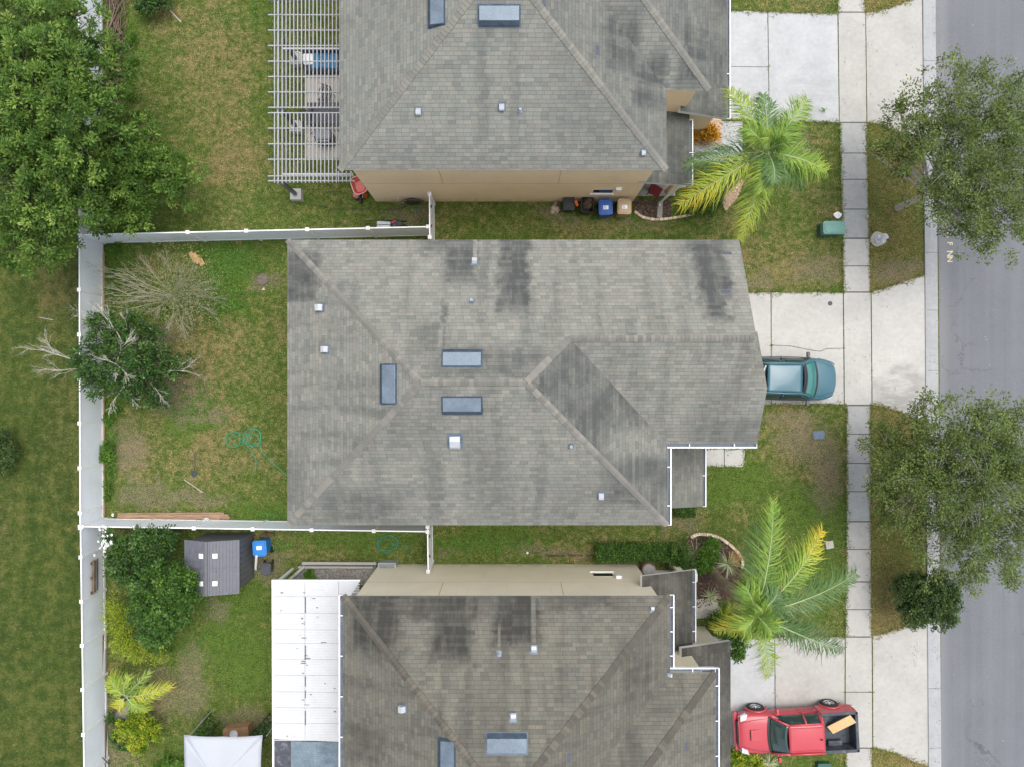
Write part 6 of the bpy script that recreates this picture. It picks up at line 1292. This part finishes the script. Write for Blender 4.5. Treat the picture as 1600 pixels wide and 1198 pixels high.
m.tube([(0, 0, 0), (0, 0, .5)], .02, 6); m.build('spokes', G['black'], s, world=False)
s = thing('grill', 'grey lidded barbecue grill under the pergola near the house corner', 'grill', P(513, 222)+Vector((0, 0, .05))); m = MB(); m.prism(rounded(0, 0, .75, .5, .1), .1, .75); m.build('cabinet', G['black'], s, world=False); m = MB(); m.prism(rounded(0, 0, .7, .48, .15), .75, .98); m.build('lid', simple('grill_lid', (.2, .21, .24), .4), s, world=False, bevel=.08)
m = MB(); m.bar((-.25, -.27, .85), (.25, -.27, .85), .03, .03); m.build('handle', G['galv'], s, world=False)
# ---------------------------------------------------------------- bottom backyard: shed, cover, canopy and the rest
t = thing('garden_shed', 'grey plastic garden shed with four small white skylights', 'shed', P(345, 880)); G['shed'] = simple('shed_grey', (.12, .125, .145), .55, .16, 5); G['shed_w'] = simple('shed_wall', (.12, .125, .135), .55, .12, 5)
zr, ze = 2.45, 2.05; yA = P(0, 826, zr).y; yB = P(0, 921, zr).y; xr = P(322, 880, zr).x; xl = P(288, 880, ze).x; xw = P(374, 880, ze).x
yA = -6.72; yB = -9.02; b_ = MB(); b_.prism([(xl+.12, yA-.1), (xw-.1, yA-.1), (xw-.1, yB+.12), (xl+.12, yB+.12)], 0, ze-.02)
for k in range(9): y_ = yA-.2-k*.245; b_.box((xw-.095, y_, (ze)/2), (.03, .03, ze-.1))
b_.build('wall', G['shed_w'], t)
for side, xa, za in (('l', xl, ze), ('r', xw, ze)):
    m = MB(); n_ = 15
    for k in range(2):
        ya_ = yA+(yB-yA)*k/2; yb_ = yA+(yB-yA)*(k+1)/2-.015
        m.add([(xr, ya_, zr), (xa, ya_, za), (xa, yb_, za), (xr, yb_, zr), (xr, ya_, zr-.05), (xa, ya_, za-.05), (xa, yb_, za-.05), (xr, yb_, zr-.05)], [(0, 1, 2, 3), (7, 6, 5, 4), (0, 4, 5, 1), (1, 5, 6, 2), (2, 6, 7, 3), (3, 7, 4, 0)])
    L = abs(xa-xr); q = int(L/.12)
    for k in range(1, q): f = k/q; m.box((xr+(xa-xr)*f, (yA+yB)/2, zr+(za-zr)*f+.006), (.012, abs(yA-yB)-.02, .012))
    rf = m.build('roof', G['shed'], t)
    for fy in (.27, .78):
        f = .27 if side == 'r' else .22; m = MB(); m.box((xr+(xa-xr)*f, yA+(yB-yA)*fy, zr+(za-zr)*f+.02), (.2, .2, .02), ry=(.18 if side == 'r' else -.25)); m.build('skylight', G['white'], rf)
m = MB(); m.box((xr, (yA+yB)/2, zr+.015), (.12, abs(yA-yB)+.02, .05)); m.build('ridge_strip', G['shed_w'], t, bevel=.01)
d_ = MB(); d_.box(((xl+xw)/2, yB+.09, .95), (1.2, .05, 1.8)); d_o = d_.build('door', G['shed'], t); d_ = MB(); d_.cyl(((xl+xw)/2+.1, yB+.06, .95), .02, -.05, 8, axis='Y'); d_.build('handle', G['galv'], d_o)
m = MB(); m.bar(P(401, 868, 1.0), P(399.5, 889, .2), .09, .06); one('white_post', 'short white vinyl board between the blue bin and the shed wall', 'board', m, G['white'])
m = MB(); m.box(P(420, 834, .15), (.5, .12, .1), R(-3)); m.box(P(412, 836, .22), (.3, .1, .1), R(8)); one('brick_pile', 'few bricks and boards on the soil behind the blue bin', 'bricks', m, G['mulch'])
m = MB(); c = P(427.5, 856); m.tube([(c.x, c.y+.2, .04), (c.x+.02, c.y, .05), (c.x, c.y-.18, .04)], [.03, .05, .02], 6); one('lost_glove', 'black glove lying on the bare soil right of the blue bin', 'glove', m, G['black'])
# pallet rack hung on the fence and boards standing on it
s = thing('pallet', 'dark weathered pallet leaning on the rear fence beside the flowering tree', 'pallet', P(157, 892)); G['oldwood'] = M_wood('old_wood', (74, 62, 50), (128, 112, 94), 5, 1)
for k in range(3): m = MB(); x0 = -21.65*0+P(157.5, 0).x; a = P(157, 868+22*k+1, 0); b = Vector((P(143, 0, 1.3).x, a.y*1.0, 1.35)); m.bar((a.x, a.y, .02), (b.x, a.y, 1.35), .1, .05); m.build('bearer', G['oldwood'], s)
for k in range(5): z = .12+.28*k; x = P(157, 0).x+(P(143, 0, 1.35).x-P(157, 0).x)*z/1.35+.04; m = MB(); m.bar((x, P(0, 866).y, z), (x, P(0, 915).y, z), .1, .02, 0, random.random()); m.build('slat', G['oldwood'], s)
s = thing('leaning_boards', 'long grey weathered boards standing along the foot of the bottom rear fence', 'boards', P(168, 985))
for k, (ya, yb, z, x) in enumerate([(925, 960, .5, 162.5), (945, 1010, .3, 164), (985, 1050, .35, 166), (1010, 1062, .2, 168), (1120, 1198, .3, 169), (975, 1030, .12, 168)]):
    m = MB(); m.box(((P(x, 0).x), (P(0, ya).y+P(0, yb).y)/2, z/2+.02), (.035, abs(P(0, ya).y-P(0, yb).y), z), 0, 0, random.random(), ry=.12); m.build('board', M_wood('board_%d' % k, (120, 112, 100), (176, 168, 154), 5, 1), s)
s = thing('timber_strip', 'thin timber strip running along the foot of the middle rear fence', 'timber', P(162.5, 560)); m = MB(); m.bar(P(162, 395, .12), P(163, 805, .12), .035, .12); m.build('board', M_wood('strip_wood', (150, 128, 92), (196, 172, 132), 5, 1), s)
m = MB(); m.tube([P(170, 1193, 0), P(160, 1183, 1.2)], .025, 5); one('leaning_pole', 'dark short pole leaning on the rear fence at the bottom', 'pole', m, G['darkgrey'])
m = MB(); c = P(197, 1108); m.lathe((c.x, c.y, 0), [(.42, 0), (.4, .08), (.3, .16), (.12, .2)], 9); m.lathe((c.x-.35, c.y-.25, 0), [(.2, 0), (.18, .08), (.08, .14)], 7); one('grey_rock', 'grey flat rock between the small palm and the croton shrub', 'rock', m, G['block'])
# white patio cover
t = thing('patio_cover', 'white ribbed metal patio cover at the back of the cream house', 'patio cover', P(480, 1030)); ch = 2.65; G['cover'] = simple('cover_white', (.54, .55, .565), .5, .05, 1.5, dirt=.4, dirtcol=(.46, .45, .42))
def cov(pts, mat, name, ribs, rib_mat=None, z=ch, dx=6.2):
    m = MB(); m.prism(PX(pts, z), z-.05, z)
    xs = [p[0] for p in pts]; ys_ = [p[1] for p in pts]; x0, x1, ya, yb = min(xs), max(xs), min(ys_), max(ys_)
    y = ya+2
    while y < yb-1:
        m.bar(P(x0+1, y, z+.001), P(x1-1, y, z+.001), .03, .008); y += ribs
    return m.build(name, mat, t)
cov([(425, 906), (529, 906), (529, 1158), (426.5, 1154)], G['cover'], 'panel', 4.2); cov([(529.5, 906), (563, 906), (548, 930), (529.5, 930)], G['cover'], 'panel', 4.2)
cov([(430, 1156), (453.5, 1157), (453.5, 1330), (430, 1330)], simple('cover_dark', (.06, .065, .08), .5, .3, 6, dirt=.5, dirtcol=(.4, .42, .45)), 'dark_panel', 5, z=ch-.06); cov([(454.5, 1157), (531, 1160), (531, 1330), (454.5, 1330)], simple('cover_translucent', (.16, .21, .25), .25, .25, 2.5), 'clear_panel', 3.2, z=ch-.06)
m = MB(); m.bar(P(426.5, 906, ch-.04), P(428, 1330, ch-.04), .07, .12); m.bar(P(530.5, 932, ch+.01), P(531, 1330, ch+.01), .04, .06); m.bar(P(425, 905.6, ch-.04), P(563, 905.6, ch-.04), .04, .1); m.build('edge_trim', G['white'], t)
m = MB(); ln = [(476, 906, 1154)]
m.bar(P(476, 907, ch+.01), P(476.5, 1155, ch+.01), .02, .02)
for y in (931, 957, 983, 1005, 1030, 1055, 1080, 1105, 1130): m.bar(P(427, y, ch+.015), P(529, y+random.uniform(-1, 2), ch+.015), .012, .01)
m.build('seam', simple('seam_grey', (.45, .45, .45), .6), t)
m = MB()
for y0s, y1s in ((932, 957), (1008, 1030), (1056, 1072), (1078, 1090), (1110, 1132)): m.bar(P(477, y0s, ch+.022), P(477, y1s, ch+.022), .045, .006)
for _ in range(34): x = random.choice([random.gauss(474, 3), random.uniform(430, 525)]); y = random.uniform(915, 1150); m.bar(P(x, y, ch+.024), P(x+random.uniform(2, 12)*random.random(), y+random.uniform(-.5, .5), ch+.024), random.uniform(.01, .04), .004)
m.build('grime_patch', simple('grime', (.12, .12, .12), .9, .4, 20), t)
for (x, y) in ((429, 912), (429, 1040), (429, 1170), (429, 1290)): m = MB(); q = P(x, y, ch-.1); m.box((q.x, q.y, 1.25), (.09, .09, 2.5)); m.build('post', G['white'], t)
m = MB(); m.prism(PX([(440, 905), (560, 905), (600, 1300), (440, 1300)]), -.05, .04); tag(m.build('patio', G['pad']), kind='structure')
# raised block walls
s = thing('block_planter', 'low grey block wall planter beside the white patio cover', 'block wall', P(515, 885)); m = MB(); m.bar(P(472, 879, .45), P(588, 879.5, .45), .12, .1); m.build('coping', G['block'], s); 
m = MB(); m.prism(PX([(470, 880.5), (585, 881), (585, 884), (470, 884)]), 0, .4)
m.bar(P(478, 882, .22), P(452, 905, .22), .12, .44); m.build('wall', G['block'], s, bevel=.01)
gravel('gravel', 'grey stony soil inside the low block planter', [(476, 883), (588, 883), (588, 912), (452, 912)], simple('stony_soil', (.30, .28, .255), .95, .5, 14, bump=.8, dirt=.5, dirtcol=(.12, .1, .08)), 500, .02, .05)
tree('weeds', 'green weed tuft inside the low block planter', 'weeds', P(485, 896)[:2], .1, [(485, 896, .2, .24, .6)], 26, 20, .10, L_weed, G['bark'], clump=.13, branches=False)
# air conditioner
s = thing('air_conditioner', 'grey outdoor air conditioner unit at the corner of the cream house', 'air conditioner', P(610, 882)); c = P(608, 880); m = MB(); m.prism(rounded(c.x, c.y-.02, .82, .42, .05), .02, .62); m.build('casing', simple('ac_grey', (.33, .36, .36), .5), s, bevel=.02)
m = MB()
for k in range(7): m.box((c.x, c.y-.16+.05*k, .635), (.7, .012, .02))
m.build('grille', G['darkgrey'], s); m = MB(); m.tube([(c.x+.38, c.y, .4), (c.x+.5, c.y-.1, .4), (c.x+.5, c.y-.25, .3)], .025, 6); m.build('pipe', G['black'], s)
# canopy tent
t = thing('canopy_tent', 'pale grey fabric canopy tent at the bottom edge of the photo', 'canopy', P(350, 1210)); zt = 2.3; zc = 3.0
A = P(287.5, 1147, zt); Bq = P(410.5, 1147.5, zt); wdt = (Bq-A).x; D = A-Vector((0, wdt, 0)); Cq = Bq-Vector((0, wdt, 0)); top_ = (A+Cq)/2+Vector((0, 0, zc-zt)); m = MB(); n = 10; vs = []; fs = []
cs = [A, Bq, Cq, D]
for k in range(4):
    a, b = cs[k], cs[(k+1) % 4]; mid_in = ((a+b)/2-top_); 
    for i in range(n+1):
        for j in range(n+1):
            u = i/n; v = j/n; e = a.lerp(b, u); e = e+(top_-e)*(.035*4*u*(1-u))+Vector((0, 0, .05*4*(abs(u-.5)*2)*(1-abs(u-.5)*2))); p = e.lerp(top_, v); p.z -= .12*math.sin(math.pi*v)*(4*u*(1-u))*.6; vs.append(p)
    o_ = k*(n+1)**2; fs += [(o_+i*(n+1)+j, o_+(i+1)*(n+1)+j, o_+(i+1)*(n+1)+j+1, o_+i*(n+1)+j+1) for i in range(n) for j in range(n)]
m.add(vs, fs); m.build('fabric', simple('canopy_fabric', (.42, .445, .485), .8, .03, 3), t, smooth=True, solid=.006)
for p in cs: m = MB(); m.tube([(p.x*.985, p.y+(-.05 if p in (A, Bq) else .05), 0), (p.x*.985, p.y+(-.05 if p in (A, Bq) else .05), zt-.02)], .02, 6); m.build('pole', G['galv'], t)
# crate with basin, plant racks
s = thing('wooden_crate', 'brown wooden cabinet lying above the canopy tent', 'crate', P(375, 1136)); c = P(375, 1137); rz = R(7); m = MB(); m.box((c.x, c.y, .25), (1.05, .5, .5), rz)
for k in range(5): m.box((c.x-.42+.21*k, c.y+.0, .505), (.19, .5, .02), rz, 0, random.random())
m.box((c.x+.56, c.y+.08, .3), (.08, .55, .55), rz, 0, .9); m.box((c.x-.55, c.y-.04, .3), (.06, .42, .4), rz); m.build('box', M_wood('crate_wood', (124, 92, 62), (184, 148, 110), 5, 0), s, bevel=.01)
m = MB(); m.lathe((c.x-.06, c.y, .52), [(.15, 0), (.19, .06), (.18, .09), (.15, .07), (.1, .03)], 20); one('wash_basin', 'round white basin on top of the wooden cabinet', 'basin', m, G['white_metal'])
for (px, py, rz, lab) in ((322, 1139, R(52), 'black wire plant rack with green pots left of the wooden cabinet'), (413, 1137, R(48), 'black wire plant rack with dark leaves right of the wooden cabinet')):
    s = thing('plant_rack', lab, 'plant rack', P(px, py), rz); m = MB()
    for z in (.1, .6):
        for y in (-.28, .28): m.bar((-.7, y, z), (.7, y, z), .03, .03)
        for k in range(7): m.bar((-.7+.233*k, -.28, z), (-.7+.233*k, .28, z), .012, .012)
    for x in (-.7, .7):
        for y in (-.28, .28): m.bar((x, y, 0), (x, y, .75), .03, .03)
    m.build('frame', G['black'], s, world=False)
    for k in range(4): m = MB(); m.lathe((-.45+.3*k, random.uniform(-.1, .1), .1), [(.08, 0), (.11, .18), (.09, .18)], 10); m.build('pot', G['darkgrey'], s, world=False)
    k_ = 700; q = np.c_[rng.normal(0, .38, k_), rng.normal(0, .16, k_), rng.uniform(.35, .85, k_)]; d_ = unit(k_); nn = unit(k_)*.5+np.array([0, 0, .8]); nn -= d_*(nn*d_).sum(1)[:, None]; nn /= np.linalg.norm(nn, axis=1)[:, None]
    quads_mesh('leaves', q, d_, nn, rng.uniform(.07, .14, k_), rng.uniform(.025, .05, k_), rng.random(k_), L_weed if px < 400 else L_dark, None).parent = s
m = MB(); c = P(1284, 1196); m.prism(rounded(c.x, c.y, .62, .5, .08), 0, .3); one('utility_cabinet', 'dark green utility box at the bottom edge by the pavement', 'utility box', m, G['teal_dark'], bevel=.03)
